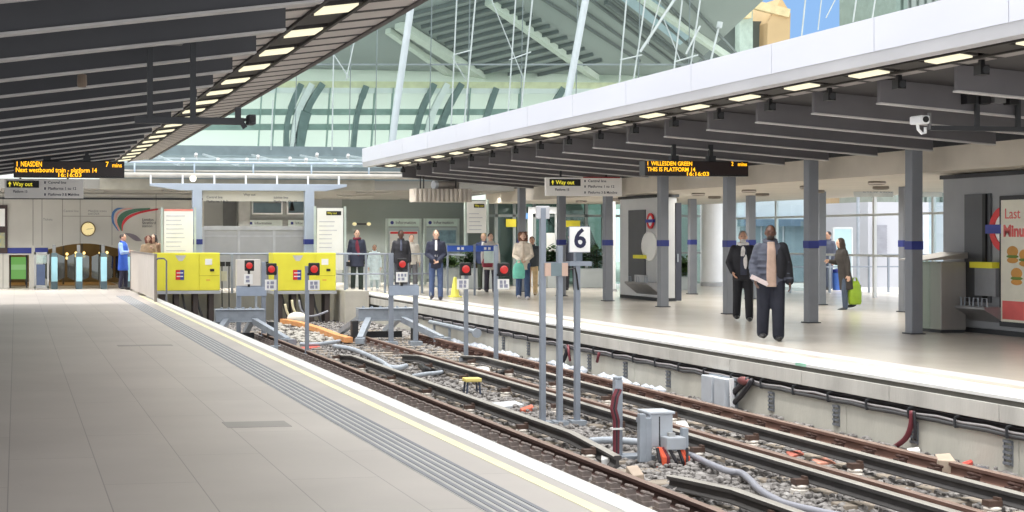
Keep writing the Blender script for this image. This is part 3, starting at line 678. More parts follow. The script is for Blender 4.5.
# clock
q = W(88, 229); t = thing('station_clock', 'round cream faced station clock on the pale wall above the gates', 'clock', (q.x, YW, q.z))
R90 = Matrix.Rotation(PI / 2, 4, 'X')
b = MB(); b.lathe([(0.235, 0), (0.235, 0.08), (0.20, 0.08), (0.20, 0.05)], n=32, M=R90); b.build('rim', mat('clock_rim', (110, 92, 60), 0.4, 0.3), t)
b = MB(); b.cyl((0, -0.05, 0), (0, -0.06, 0), 0.205, 32); b.build('dial', emit('clock_dial', (250, 226, 160), 0.75), t)
b = MB(); b.bar((-0.05, -0.065, -.01), (0.11, -0.065, 0.01), 0.022, 0.01); b.build('hour_hand', M_STEELD, t)
b = MB(); b.bar((0.0, -0.07, 0.0), (0.16, -0.07, 0.015), 0.016, 0.008); b.build('minute_hand', M_STEELD, t)
b = MB()
for k in range(12):
    a = k * PI / 6; b.bar((.165 * math.sin(a), -0.062, .165 * math.cos(a)), (.19 * math.sin(a), -0.062, .19 * math.cos(a)), 0.014, 0.004)
b.build('hour_marks', M_STEELD, t)
# mural of sweeping ribbons
t = thing('ribbon_mural', 'wall mural of sweeping blue, green and red ribbons', 'mural', (0, YW - 0.008, 0))
def ribbon(name, top, bot, col, lvl):
    q = [W(*p) for p in top] + [W(*p) for p in reversed(bot)]
    b = MB(); n = len(top)
    for i in range(n - 1):
        A, B2, C2, D2 = W(*top[i]), W(*top[i + 1]), W(*bot[i + 1]), W(*bot[i])
        b.add([(v.x, -lvl, v.z) for v in (A, B2, C2, D2)] + [(v.x, 0, v.z) for v in (A, B2, C2, D2)], [(0, 1, 2, 3), (7, 6, 5, 4), (0, 4, 5, 1), (2, 6, 7, 3), (1, 5, 6, 2), (3, 7, 4, 0)])
    b.build(name, col, t)
def arc(cx, cy, pts): return pts
def curve(ps, n=14):
    out = []
    for i in range(n + 1):
        u = i / n; k = len(ps) - 1; v = u * k; j = min(int(v), k - 1); f = v - j
        g = lambda a: ps[max(0, min(k, a))]
        P = []
        for d in (0, 1):
            p0, p1, p2, p3 = g(j - 1)[d], g(j)[d], g(j + 1)[d], g(j + 2)[d]
            P.append(0.5 * (2 * p1 + (p2 - p0) * f + (2 * p0 - 5 * p1 + 4 * p2 - p3) * f * f + (3 * p1 - p0 - 3 * p2 + p3) * f ** 3))
        out.append(tuple(P))
    return out
for nm, o_, i_, c_, lv in [('blue_ribbon', [(125, 208), (117, 208), (112, 213), (112, 222), (118, 231)], [(122, 208.5), (117, 210.5), (114, 215), (114, 222), (119, 231)], mat('mural_blue', (70, 110, 160), .6), .006),
                        ('pink_ribbon', [(133, 208), (123, 209), (116, 214), (115, 222), (119, 231)], [(131, 209), (123, 210.5), (117.5, 215), (117, 222), (120, 230)], mat('mural_pink', (210, 150, 140), .6), .007),
                        ('green_ribbon', [(150, 208), (134, 209), (122, 213), (117, 221), (121, 231)], [(150, 210.5), (136, 212), (127, 216), (122, 223), (122, 231)], mat('mural_green', (70, 112, 92), .6), .008),
                        ('red_ribbon', [(158, 208.5), (142, 211), (128, 216), (122, 223), (122, 231)], [(158, 210), (142, 213), (130, 218), (123.5, 225), (122.6, 231)], mat('mural_red', (200, 50, 60), .6), .010)]:
    ribbon(nm, curve(o_), curve(i_), c_, lv)
ribbon('grey_ellipse', curve([(125, 233), (131, 233.5), (137, 236), (142, 241)]), curve([(125, 233.2), (131, 238), (136, 241), (142, 241.2)]), mat('mural_grey', (120, 112, 120), .6), .006)
for k, s_ in enumerate(('London', 'Stratford', 'station')): text(s_, 0.12, M_TXT, t, (W(142, 0).x, -0.008, W(0, 219.5 + 3.2 * k).z))

# middle back wall with windows and headers, dark wall further right
YM = 52.0
def Mw(x, y): return onY(x, y, YM)
b = MB(); b.box(Mw(150, 0).x, Mw(342, 0).x, 0, 0.2, 0, 2.95); wm = struct(b.build('wall_middle', mat('mid_wall_grey', (150, 152, 152), 0.6, 0, 0.08, 0.6), None, (0, YM, 0)))
b = MB(); b.box(Mw(335, 0).x, Mw(520, 0).x, 0, 0.2, 0, 2.95); wr = struct(b.build('wall_right', mat('dark_wall_green', (124, 130, 127), 0.5, 0, 0.06, 0.6), None, (0, YM + .05, 0)))
for nm, (xa, ya, xb, yb) in (('window_1', (253, 203, 281, 213)), ('window_2', (288, 201, 304, 213))):
    p, q = Mw(xa, ya), Mw(xb, yb)
    b = MB(); b.box(p.x, q.x, -.03, 0, q.z, p.z); o = struct(b.build(nm, mat('window_dark', (92, 110, 120), 0.2, 0, .2, 2), None, (0, YM, 0)))
    b = MB(); b.box(p.x - .05, p.x, -.05, 0, q.z - .05, p.z + .05); b.box(q.x, q.x + .05, -.05, 0, q.z - .05, p.z + .05); b.box(p.x, q.x, -.05, 0, q.z - .05, q.z); b.build('window_frame', M_WHITE, o)
q = onY(292, 207, 51.6); t = thing('hanging_plant', 'tall dark conical ornament hanging before the right-hand hall window', 'ornament', (q.x, 51.6, q.z))
b = MB(); b.lathe([(0.01, 0.4), (0.03, 0.15), (0.09, -0.12), (0.02, -0.14)], n=10); b.build('cone', M_BLACK, t); b = MB(); b.cyl((0, 0, .35), (0, 0, 0.95), .006, 6); b.build('wire', M_BLACK, t)
for k, (xa, xb) in enumerate(((247, 282), (288, 309))):
    p, q = Mw(xa, 220), Mw(xb, 226.5)
    t = thing('header_sign', 'pale header sign on the middle hall wall, %s' % ('under the wide window' if k == 0 else 'next to the right gantry column'), 'sign', (0, YM - .06, 0), 0, 'pale header signs')
    b = MB(); b.box(p.x, q.x, -.03, .03, q.z, p.z); b.build('board', mat('header_pale', (206, 216, 214), 0.5), t); text('Information', 0.13, M_TXT, t, (p.x + .25, -.034, (p.z + q.z) / 2))
    b = MB(); b.cbox((p.x + .13, -.034, (p.z + q.z) / 2), (.09, .006, .09)); b.build('symbol', M_NAVY, t)
b = MB(); p, q = Mw(230, 203), Mw(236, 226); b.box(p.x - .25, q.x, -.04, 0, 1.9, 2.9); struct(b.build('trim_1', mat('pier_dark', (96, 98, 100), .6), None, (0, YM, 0)))
b = MB(); p = Mw(243, 203); b.box(p.x - .2, p.x + .2, -.3, 0, 0, 2.9); struct(b.build('trim_2', mat('pier_pale', (176, 178, 178), .6), None, (0, YM, 0)))
# information boards
m_board = mat('board_grey', (176, 190, 194), 0.3, 0, 0.05)
for k, (xa, xb) in enumerate(((386, 421), (424, 459))):
    p, q = onY(xa, 218.5, 49.5), onY(xb, 285, 49.5)
    t = thing('information_board', 'tall glazed information board, ' + ('behind the two people by the railing' if k == 0 else 'behind the man in jeans'), 'board', (0, 49.5, 0), 0, 'tall information boards')
    b = MB(); b.box(p.x, p.x + .07, -.06, .06, 0, p.z); b.box(q.x - .07, q.x, -.06, .06, 0, p.z); b.box(p.x, q.x, -.05, .05, 0.2, .28); b.build('frame', mat('board_frame', (188, 200, 196), 0.4), t)
    b = MB(); b.box(p.x + .07, q.x - .07, -.045, .045, p.z - .27, p.z); b.build('header', mat('header_mint', (206, 222, 216), 0.4), t)
    text('Information', 0.15, M_TXT, t, (p.x + .32, -.05, p.z - .14)); b = MB(); b.cyl((p.x + .2, -.046, p.z - .14), (p.x + .2, -.052, p.z - .14), .06, 16); b.build('symbol', M_NAVY, t)
    b = MB(); b.box(p.x + .07, q.x - .07, -.02, .02, .28, p.z - .3); b.build('panel', m_board, t)
    if k == 0:
        b = MB(); b.box(p.x + .12, q.x - .12, -.03, -.02, .9, p.z - .42); b.build('map_sheet', M_PLATE, t); b = MB(); b.box(p.x + .14, q.x - .14, -.034, -.03, p.z - .52, p.z - .45); b.build('title_bar', M_RED, t)
    else:
        b = MB(); b.box(p.x + .45, q.x - .12, -.03, -.02, 1.4, p.z - .4); b.build('map_sheet', mat('map_blue', (120, 150, 165), .4, 0, .3, 6), t)
# lit wall lamp seen by the man with the scarf
q = onY(362, 224, 51.8); t = thing('twin_lamp', 'twin warm wall lamp on the dark wall above the scarfed man', 'lamp', (q.x, 51.9, q.z))
b = MB(); b.bar((-.25, 0, 0), (.25, 0, 0), .06); b.build('bar', M_STEELD, t)
for s in (-1, 1): b = MB(); b.ell((s * .26, -.05, 0), (.08, .06, .06)); b.build('bulb', emit('lamp_warm', (255, 240, 180), .8), t, smooth=True)

# white notice boards
def notice(xa, ya, xb, yb, Y, label, red=False, black=False, legs=True):
    p, q = onY(xa, ya, Y), onY(xb, yb, Y)
    t = thing('notice_board', label, 'notice board', (0, Y, 0))
    b = MB(); b.box(p.x, q.x, -.02, .02, q.z, p.z); b.build('board', M_PLATE, t)
    if red: b = MB(); b.box(p.x, q.x, -.024, -.02, p.z - .06, p.z); b.build('title_bar', mat('title_pink', (226, 140, 130), .5), t)
    if black:
        b = MB(); b.box(p.x + (q.x - p.x) * .35, q.x - .06, -.026, -.02, p.z - .21, p.z - .09); o = b.build('label_plate', M_BLACK, t)
        text('Way out', 0.10, M_YEL, t, (p.x + (q.x - p.x) * .35 + .03, -.029, p.z - .15), sx=.8)
    b = MB(); n = 9; zz = p.z - (.2 if red else .4)
    while zz > max(q.z + .1, p.z - 1.25):
        b.box(p.x + .06, p.x + (q.x - p.x) * random.uniform(.55, .85), -.024, -.02, zz - .012, zz + .012); zz -= .125
    b.build('text_lines', mat('faint_text', (196, 196, 206), .6), t)
    if legs:
        b = MB()
        for x in (p.x - .06, q.x + .06): b.box(x - .03, x + .03, -.03, .03, 0, p.z + .05)
        b.build('frame', mat('board_frame', (188, 200, 196), .4), t)
    return t
notice(164, 209, 193, 262, 43.2, 'white timetable board with a red top edge beside the left gantry column', red=True)
notice(317, 208, 343, 270, 42.9, 'plain white notice board with a small black label behind the right yellow cabinet', black=True)
notice(467, 201, 486, 233, 45.5, 'white notice board on the right platform above the planters', black=True)

# unlit panels added to the concourse soffit, with unseen fill lights below
b = MB(); b.box(-.6, .6, -.12, .12, -.02, .05); cl0 = b.build('added_soffit_panel', [mat('added_panel_grey', (160, 158, 152), .5)])
k = 0
for yy in (45.4, 48.4 - .2, 51.0):
    for xx in (-4.0, -1.0, 2.0, 5.0, 8.0, 11.0, 13.8):
        if yy > 47.5 and xx < 5 and yy < 50: continue
        o = cl0 if k == 0 else cl0.copy()
        if k: COL.objects.link(o)
        o.location = (xx, yy, 3.02 - (yy - 43.9) * .0083 - .005); k += 1
        tag(o, 'added plain grey panel in the concourse soffit, paired with fill lights', 'lamp', 'added panels in the concourse soffit')
area('concourse_fill', (5, 45.6, 2.96), 20, .3, 420)  # unseen fill added to brighten the dark concourse
area('concourse_fill', (10, 50.5, 2.90), 9, .3, 300)
def opal(name, col):
    m = bpy.data.materials.new(name); m.use_nodes = True; nt = m.node_tree; N = nt.nodes; L = nt.links; N.remove(N['Principled BSDF'])
    a = N.new('ShaderNodeBsdfTranslucent'); a.inputs[0].default_value = rgb(*col); d = N.new('ShaderNodeBsdfDiffuse'); d.inputs[0].default_value = rgb(*col)
    x = N.new('ShaderNodeMixShader'); x.inputs[0].default_value = .15; L.new(a.outputs[0], x.inputs[1]); L.new(d.outputs[0], x.inputs[2]); L.new(x.outputs[0], N['Material Output'].inputs['Surface'])
    MATS[name] = m; return m
# ------------------------------------------------------------------ curved station roof and glass facade beyond
YF = 53.0
def F(x, y): return onY(x, y, YF)
m_mast = mat('mast_white', (180, 190, 194), 0.4, 0, 0.05)
m_rod = mat('rod_grey', (172, 182, 182), 0.4)
m_soffit = mat('roof_soffit_green', (160, 164, 164), 0.6, 0, 0.06, 0.25)
m_rib = mat('roof_rib_dark', (112, 116, 118), 0.6, 0, 0.06)
m_band = mat('roof_band_pale', (214, 218, 210), 0.6, 0, 0.04)
def soff(x, y, off=0.0):          # ray onto the roof soffit  z = ZA + K*(72-Y)
    d = ray(x, y); K = 0.30; ZA = 9.0
    t = (ZA + K * 72 - EYE) / (d[2] + K * d[1]); p = Vector((t * d[0], t * d[1], EYE + t * d[2])); p.z -= off; return p
def zs(Y): return 9.0 + 0.30 * (72 - Y)
rx1 = soff(742, 20).x
b = MB(); tilt = []
n = 10
rings = []
for i in range(n + 1):
    Y = 72 - (72 - 53.4) * i / n; rings.append((Y, zs(Y)))
for i in range(n):
    (ya, za), (yb, zb) = rings[i], rings[i + 1]
    b.add([(-6, ya, za), (rx1, ya, za), (rx1, yb, zb), (-6, yb, zb), (-6, ya, za + .5), (rx1, ya, za + .5), (rx1, yb, zb + .5), (-6, yb, zb + .5)], [(0, 1, 2, 3), (7, 6, 5, 4), (0, 4, 5, 1), (1, 5, 6, 2), (2, 6, 7, 3), (3, 7, 4, 0)])
rs = struct(b.build('ceiling_station_roof', m_soffit))
def soffbar(pts, w, m, name, h=0.18):
    b = MB()
    for p, q in zip(pts, pts[1:]): b.bar(soff(*p, h / 2), soff(*q, h / 2), w, h)
    o = b.build(name, m, rs); return struct(o)
soffbar([(400, 22), (500, 86)], 0.55, m_band, 'roof_rib', .3)
soffbar([(388, 28), (470, 86)], 0.28, m_band, 'roof_rib', .25)
soffbar([(488, -2), (612, 86)], 0.30, m_band, 'roof_rib', .3)
soffbar([(640, -6), (740, 62)], 0.25, m_band, 'roof_rib', .3)
soffbar([(606, 0), (700, 70)], 0.20, m_rib, 'roof_rib', .2)
for k in range(13):              # shadow gaps between roof panels, shown as proud battens
    f = k / 12
    xa = 404 + (498 - 404) * f * 1.0; ya = 14 + 72 * f * 0.95
    xb = xa + 98 + 10 * f; yb = ya - 24
    soffbar([(xa + 2, ya), (xb - 4, yb)], 0.16, m_rib, 'roof_batten', .16)
for k in range(7): soffbar([(540 + 24 * k, -4), (640 + 20 * k, 60 + 3 * k)], 0.10, m_rib, 'roof_batten', .12)
def quad(name, pts, m, par, off=0.06, th=0.05):
    P = [soff(*p, off) for p in pts]; b = MB()
    b.add([tuple(p) for p in P] + [(p.x, p.y, p.z + th) for p in P], [(0, 1, 2, 3), (7, 6, 5, 4), (0, 4, 5, 1), (1, 5, 6, 2), (2, 6, 7, 3), (3, 7, 4, 0)]); return b.build(name, m, par)
struct(quad('reflected_sky_panel', [(618, -4), (652, -4), (692, 34), (680, 44)], mat('reflected_sky_blue', (170, 190, 206), .3, 0, .08, 1), rs))  # sky reflected in the facade, painted as a light blue soffit panel
# opal back glazing with curved ribs
b = MB(); b.box(-6, 36, 69.9, 70.1, 3.0, 9.6); bgz = struct(b.build('window_back', opal('opal_mint_glazing', (238, 242, 238))))
def crib(pts, wpx, m, nm='curved_rib', Y=69.5):
    b = MB()
    for (xa, ya), (xb, yb) in zip(pts, pts[1:]): b.bar(onY(xa, ya, Y), onY(xb, yb, Y), wpx * Y / 1500.0, .3)
    struct(b.build(nm, m, bgz))
m_cr = mat('curved_rib_grey', (120, 136, 138), .5)
def cv(ps): return curve(ps, 8)
crib(cv([(301, 84), (288, 118), (286, 150)]), 5, m_cr)
crib(cv([(322, 84), (306, 112), (298, 150)]), 11, m_cr)
crib(cv([(311.5, 84), (297, 115), (292, 150)]), 6, M_WHITE)
crib(cv([(447, 84), (433, 112), (426, 138)]), 7, M_WHITE)
crib(cv([(366, 86), (357, 115), (353, 150)]), 5, m_cr)
crib(cv([(434, 84), (421, 112), (414, 140)]), 6, m_cr)
crib(cv([(461, 84), (446, 112), (438, 136)]), 9, m_cr)
crib(cv([(496, 88), (488, 112), (484, 124)]), 4, m_cr)
crib(cv([(563, 88), (552, 108), (548, 116)]), 5, m_cr)
for yy in (112, 127): crib([(200, yy), (640, yy)], .5, mat('mullion_green', (150, 170, 166), .5), 'mullion')
for xx in (262, 276, 330, 375, 393, 470, 520): crib([(xx, 88), (xx - 4, 150)], .8, MATS['mullion_green'], 'mullion')
crib([(180, 84), (680, 86)], 3.2, mat('cream_truss', (226, 224, 190), .5), 'truss_beam')
crib([(180, 89.5), (680, 91)], 1.6, M_WHITE, 'truss_beam')
# low dark beam carrying the facade
b = MB(); b.box(-4, 34, YF - .2, YF + .2, 4.50, 4.86); fb = struct(b.build('trim_facade_beam', mat('facade_beam', (116, 132, 136), .5)))
b = MB(); b.box(-4, 34, YF - .25, YF + .25, 4.42, 4.50); struct(b.build('trim_facade_sill', M_WHITE))
b = MB(); b.box(-4, 34, YF - .01, YF + .01, 4.86, 14.2); struct(b.build('window_facade', glass('facade_glass', (240, 247, 244), 0.0)))
b = MB()
for yy in (64.5,): b.bar(F(180, yy), F(950, yy), .04, .06)
for xx in (298, 352, 378, 432, 470, 523, 578, 640, 690): b.bar(F(xx, -8), F(xx - 3, 150), .025, .04)
struct(b.build('trim_mullions', mat('mullion_dark', (120, 132, 134), .5)))
for lab, pts in (('leaning white mast in front of the glass facade, nearer the left canopy', [(413, -8), (396, 110), (391, 152)]), ('leaning white mast in front of the glass facade, rising behind the right canopy', [(587, -8), (568, 95), (558, 150)])):
    t = thing('mast', lab, 'mast', (0, YF - .8, 0)); P = [onY(*p, YF - .8) - Vector((0, YF - .8, 0)) for p in pts]
    b = MB(); b.tube(P, 0.13, 16); b.build('tube', m_mast, t, smooth=False)
    b = MB(); b.cyl((P[-1].x, 0, P[-1].z - .2), (P[-1].x, 0, P[-1].z + .15), .24, 16); b.build('base', m_mast, t)
YR = YF - .35
def rod(lab, lines, w=0.045):
    t = thing('cable_truss', lab, 'cable truss', (0, YR, 0), 0, 'cable trusses of the glass facade')
    for nm, a, c, ww in lines:
        b = MB(); b.tube([onY(*a, YR) - Vector((0, YR, 0)), onY(*c, YR) - Vector((0, YR, 0))], ww * .75, 6); b.build(nm, m_rod, t)
rod('pair of thin facade rods nearest the left canopy', [('rod', (334, 30), (332, 150), .035), ('rod', (355, 38), (346, 80), .03), ('spreader', (334, 55), (349, 78), .03), ('rod', (273, 100), (271, 150), .03)])
rod('pair of thin facade rods just right of the left mast', [('rod', (457, -6), (451, 128), .035), ('rod', (476, -6), (464, 126), .04), ('spreader', (453, 55), (472, 50), .035), ('spreader', (452, 57), (466, 80), .025)])
rod('pair of thin facade rods midway between the masts', [('rod', (516, -6), (508, 115), .035), ('rod', (533, -6), (521, 112), .04), ('spreader', (509, 60), (531, 52), .035), ('brace', (490, -4), (524, 80), .025)])
rod('pair of facade rods right of the right mast with a thick brace', [('rod', (627, -6), (619, 86), .04), ('rod', (646, -6), (638, 52), .04), ('rod', (638, 50), (633, 84), .04), ('spreader', (620, 60), (642, 55), .04), ('brace', (678, -6), (640, 52), .07), ('brace', (662, -6), (648, 44), .03)])
rod('pair of facade rods before the blue panel of reflected sky', [('rod', (683, -6), (673, 78), .04), ('rod', (701, -6), (690, 70), .04), ('spreader', (674, 62), (698, 55), .04), ('brace', (700, 26), (686, 54), .05), ('brace', (664, 20), (680, 60), .025)])
rod('short facade prop with a pale knob near the right canopy', [('prop', (719, 26), (711, 60), .05), ('knob', (720, 22), (719, 28), .14)])
rod('pair of facade rods against the blue patch of reflected sky', [('rod', (806, -6), (801, 42), .04), ('rod', (822, -6), (818, 30), .03), ('brace', (838, -6), (826, 18), .03)])
rod('pair of facade rods before the reflected brown dome', [('rod', (857, -6), (853, 22), .04), ('rod', (876, -6), (872, 20), .04)])
# reflections in the facade glass, built as solid blocks behind it
m_tan = mat('tan_masonry', (206, 170, 132), .8, 0, .15, .4); m_brk = mat('dark_masonry', (96, 100, 100), .8, 0, .2, .3)
def Bp(x, y, Y=84): return onY(x, y, Y)
t = thing('building', 'tan and dark block behind the facade, standing in for a reflected building', 'building', (0, 84, 0))
p, q = Bp(712, 20), Bp(762, 90); b = MB(); b.box(p.x, q.x, 0, 8, 0, p.z); b.build('wall', m_brk, t)
p, q = Bp(755, 5), Bp(776, 90); b = MB(); b.prism([(p.x, 0), (q.x, 0), (q.x + .4, p.z - .6), (q.x - .2, p.z + .3), (p.x + .3, p.z - 1.2)], (-1, 6), 'y'); b.build('tower', m_tan, t)
p, q = Bp(735, 12), Bp(748, 90); b = MB(); b.box(p.x, q.x, -.6, 5, 0, p.z); b.build('bay', mat('pale_masonry', (186, 196, 190), .7), t)
b = MB(); p, q = Bp(733, 4), Bp(780, 16); b.bar((p.x, -1, p.z), (q.x, -1, q.z), .35, .5); b.bar((p.x + .4, -1, p.z + 2.5), (p.x + .3, -1, p.z - 1), .5, .5); b.build('roof_edge', mat('cream_masonry', (226, 200, 160), .7), t)
p = Bp(892, 60, 102); t = thing('building', 'brown dome behind the facade, standing in for a reflection above the right canopy', 'building', (p.x, 102, 0))
b = MB(); b.lathe([(5.9, 0), (5.9, 10.4), (5.6, 12.6), (4.6, 14.8), (3.0, 16.6), (1.4, 17.4), (0.1, 17.6)], n=28); b.build('dome', mat('dome_brown', (134, 116, 88), .7, 0, .12, .4), t, smooth=False)
p, q = Bp(895, 10, 80), Bp(960, 10, 80); t = thing('building', 'grey corrugated block behind the facade, standing in for a reflection by the dome', 'building', (0, 80, 0))
b = MB()
xx = p.x
while xx < q.x + 4: b.box(xx, xx + .28, -.1, 6, 0, 17); b.box(xx + .28, xx + .5, .1, 6, 0, 17); xx += .5
b.build('wall', mat('corrugated_grey', (130, 142, 138), .6), t)
# ------------------------------------------------------------------ yellow cabinets over the track ends
m_stick = mat('sticker_blue', (60, 70, 150), .5); m_grl = mat('label_grey', (200, 200, 196), .5)
def cabinet(x0, x1, Y, label):
    p, q = onY(x0, 253, Y), onY(x1, 290.5, Y); w_ = q.x - p.x
    t = thing('equipment_cabinet', label, 'cabinet', (p.x, Y, 0), 0, 'yellow equipment cabinets')
    zt, zb = p.z, q.z; sx = w_ / 65.0
    b = MB(); b.box(0, w_, 0.02, 0.75, zb, zt); b.build('body', M_YEL, t, bevel=0.01)
    b = MB(); b.box(0.01, 43.7 * sx, 0, 0.02, zb + .02, zt - .01); d1 = b.build('door', M_YEL, t, bevel=0.004)
    b = MB(); b.box(44.3 * sx, w_ - .01, 0, 0.02, zb + .02, zt - .01); d2 = b.build('door', M_YEL, t, bevel=0.004)
    zz = lambda y: onY(x0, y, Y).z
    b = MB(); b.prism([(20 * sx, zz(255.5)), (31 * sx, zz(255.5)), (27.5 * sx, zz(261)), (23.5 * sx, zz(261))], (-.006, 0), 'y'); b.build('grey_label', m_grl, d1)
    b = MB(); b.m = 0; b.box(20.5 * sx, 25 * sx, -.006, 0, zz(280), zz(270)); b.m = 1; b.box(25 * sx, 29 * sx, -.006, 0, zz(280), zz(270)); b.m = 2
    for yy in (273, 276.5): b.box(21.5 * sx, 28 * sx, -.008, -.006, zz(yy + .5), zz(yy - .5))
    b.build('warning_sticker', [M_RED, m_stick, M_PLATE], d1)
    b = MB(); b.box(50 * sx, 57 * sx, -.006, 0, zz(265), zz(259)); b.build('white_label', M_PLATE, d2)
    b = MB(); b.box(55 * sx, 59 * sx, -.03, 0, zz(271.5), zz(269)); b.build('handle', M_BLACK, d2)
    b = MB(); b.box(44.3 * sx, w_ - .02, -.004, 0, zz(276), zz(275.6)); b.build('seam', mat('yellow_seam', (190, 178, 40), .5), d2)
    b = MB(); b.box(51 * sx, 55 * sx, -.004, 0, zz(281), zz(279.5)); b.build('small_label', mat('orange_mark', (226, 180, 70), .5), d2)
    b = MB(); b.box(-.02, w_ + .02, -.01, 0.76, zb - .09, zb); b.build('plinth', M_GREY, t)
    for x in (.15, .55, w_ - .75, w_ - .3): b = MB(); b.box(x, x + .14, .1, .6, -.83, zb - .09); b.build('leg', mat('dark_support', (76, 68, 66), .8), t)
    b = MB()
    for x in (.3, .8, 1.2): b.tube([(x, .3, zb - .1), (x + .05, .2, zb - .45), (x + .2, .1, -.78)], .035, 8)
    b.build('cable', mat('cable_charcoal', (70, 70, 72), .6), t)
    return t
cabinet(155, 220, 42.0, 'yellow equipment cabinet on the left, next to the platform fence')
cabinet(273, 336, 41.6, 'yellow equipment cabinet on the right, below the white notice board')
# rail and switch boxes between the cabinets
t = thing('guard_rail', 'thin grey guard rail with small black switch boxes between the yellow cabinets', 'railing', (0, 42.6, 0))
p, q = onY(218, 254, 42.6), onY(352, 254, 42.6)
b = MB(); b.tube([(p.x, 0, p.z), (q.x, 0, p.z)], .03, 8); b.build('top_rail', M_STEEL, t)
for x_ in (232, 268, 347): r = onY(x_, 254, 42.6); b = MB(); b.box(r.x - .03, r.x + .03, -.03, .03, 0, p.z); b.build('post', M_STEEL, t)
for x_ in (222.5, 228, 267, 347.5): r = onY(x_, 264, 42.5); b = MB(); b.cbox((r.x, -.1, r.z), (.13, .1, .13)); b.build('switch_box', M_BLACK, t)
for x_ in (222, 229): r = onY(x_, 266, 42.5); b = MB(); b.tube([(r.x, -.1, r.z), (r.x, -.1, .0), (r.x + .02, 0, -.5)], .018, 6); b.build('conduit', M_STEELD, t)
r = onY(224, 276, 42.5); b = MB(); b.cbox((r.x, -.1, r.z), (.16, .1, .28)); b.build('meter', mat('meter_beige', (200, 196, 176), .5), t)
# white back panel
p, q = onY(236.5, 259.5, 40.5), onY(260.5, 288, 40.5)
t = thing('control_panel', 'pale grey control panel standing behind the left stop frame', 'panel', (p.x, 40.5, 0)); w_ = q.x - p.x
b = MB(); b.box(0, w_, 0, .2, q.z, p.z); b.build('body', mat('panel_warm_white', (214, 210, 204), .5, 0, .04), t, bevel=.01)
b = MB(); b.box(.08, .14, .05, .15, -.83, q.z); b.box(w_ - .14, w_ - .08, .05, .15, -.83, q.z); b.build('leg', M_STEEL, t)

# ------------------------------------------------------------------ buffer stops
def buffer(cx, Y, half, label):
    t = thing('buffer_stop', label, 'buffer stop', (cx, Y, 0), 0, 'grey steel buffer stops')
    b = MB(); b.box(-half, half, -.12, .12, -.30, -.06); b.box(-half, half, -.16, .16, -.06, -.03); b.box(-half, half, -.16, .16, -.33, -.30); b.build('cross_beam', M_STEEL, t, bevel=.01)
    for s in (-1, 1):
        b = MB(); b.bar((s * (half - .25), -.1, -.30), (s * (half + .28), -1.5, -.66), .13, .13); b.bar((s * (half + .22), -1.35, -.68), (s * (half + .34), -1.75, -.68), .2, .12); b.build('brace', M_STEEL, t)
        b = MB(); b.bar((s * (half - .2), .1, -.2), (s * (half - .1), 2.2, -.72), .12, .12); b.build('back_strut', M_STEEL, t)
    for s in (-.72, .72): b = MB(); b.bar((s, 0, -.33), (s, 0, -.80), .14, .2); b.build('upright', M_STEELD, t)
    b = MB(); b.bar((-half + .2, .2, -.66), (half - .2, .2, -.66), .1, .14); b.build('tie_beam', M_STEELD, t)
    b = MB()
    for k in range(6): b.cyl((-half + .15 + k * (2 * half - .3) / 5, 0, -.03), (-half + .15 + k * (2 * half - .3) / 5, 0, .01), .03, 8)
    b.build('bolt', M_STEEL, t)
    return t
lb = G(215, 313, -.1); p = onY(215, 312, 33.9); q = onY(264, 312, 33.9); buffer((p.x + q.x) / 2, 33.9, (q.x - p.x) / 2, 'grey steel buffer stop on the left track, partly hidden by the platform edge')
p = onY(357, 310, 33.9); q = onY(412, 310, 33.9); buffer((p.x + q.x) / 2, 33.9, (q.x - p.x) / 2, 'grey steel buffer stop with sloping braces on the right track')

# ------------------------------------------------------------------ red stop lamps and their frames
m_redl = emit('red_lens', (250, 36, 30), 0.55)
m_post = mat('post_grey', (140, 148, 160), .45, .15, .08, 4)
def lamp_head(par, x, z, y=-.08, n=1):
    b = MB(); b.cbox((x + .01, y + .02, z), (.22, .10, .25)); h = b.build('lamp_housing', M_BLACK, par, bevel=.02)
    b = MB(); b.lathe([(.072, 0), (.076, .02), (.056, .04), (.02, .05)], n=18, M=Matrix.Translation((x, y - .03, z)) @ R90); b.build('lens', m_redl, h)
    return h
def plate(par, x0, x1, z0, z1, y=-.06):
    b = MB(); b.box(x0, x1, y - .01, y, z0, z1); o = b.build('plate', M_PLATE, par)
    b = MB(); h = (z1 - z0)
    for f in (.30, .68):
        k = x0 + .04
        while k < x1 - .07:
            l = random.uniform(.04, .09); b.box(k, min(k + l, x1 - .03), y - .013, y - .01, z0 + h * f - .03, z0 + h * f + .035); k += l + .025
    b.build('lettering', mat('faded_letter', (150, 152, 170), .6), o)
def single(xp, ybase, ytop, xl_, yl, pl_, label, extra=None):
    b0 = G(xp, ybase, -.8); Y = b0.y
    t = thing('stop_lamp_post', label, 'stop lamp', (b0.x, Y, 0), 0, 'red stop lamps on posts')
    zt = onY(xp, ytop, Y).z
    b = MB(); b.box(-.038, .038, -.035, .035, -.8, zt); b.build('post', m_post, t, bevel=.006)
    b = MB(); b.cbox((0, 0, -.76), (.22, .22, .10)); b.build('base_plate', M_STEEL, t)
    l = onY(xl_, yl, Y); lamp_head(t, l.x - b0.x, l.z)
    c, d = onY(pl_[0], pl_[1], Y), onY(pl_[2], pl_[3], Y); plate(t, c.x - b0.x, d.x - b0.x, d.z, c.z)
    b = MB(); b.bar((0, -.05, l.z - .1), (l.x - b0.x, -.05, l.z - .1), .04); b.build('arm', M_BLACK, t)
    return t, b0
single(276, 350, 266, 270.5, 269, (264.5, 279.5, 276, 290), 'red stop lamp on a thin post overlapping the left edge of the right yellow cabinet')
single(307, 358, 266, 313, 269, (307.5, 280, 319, 290), 'red stop lamp on a thin post in front of the right yellow cabinet')
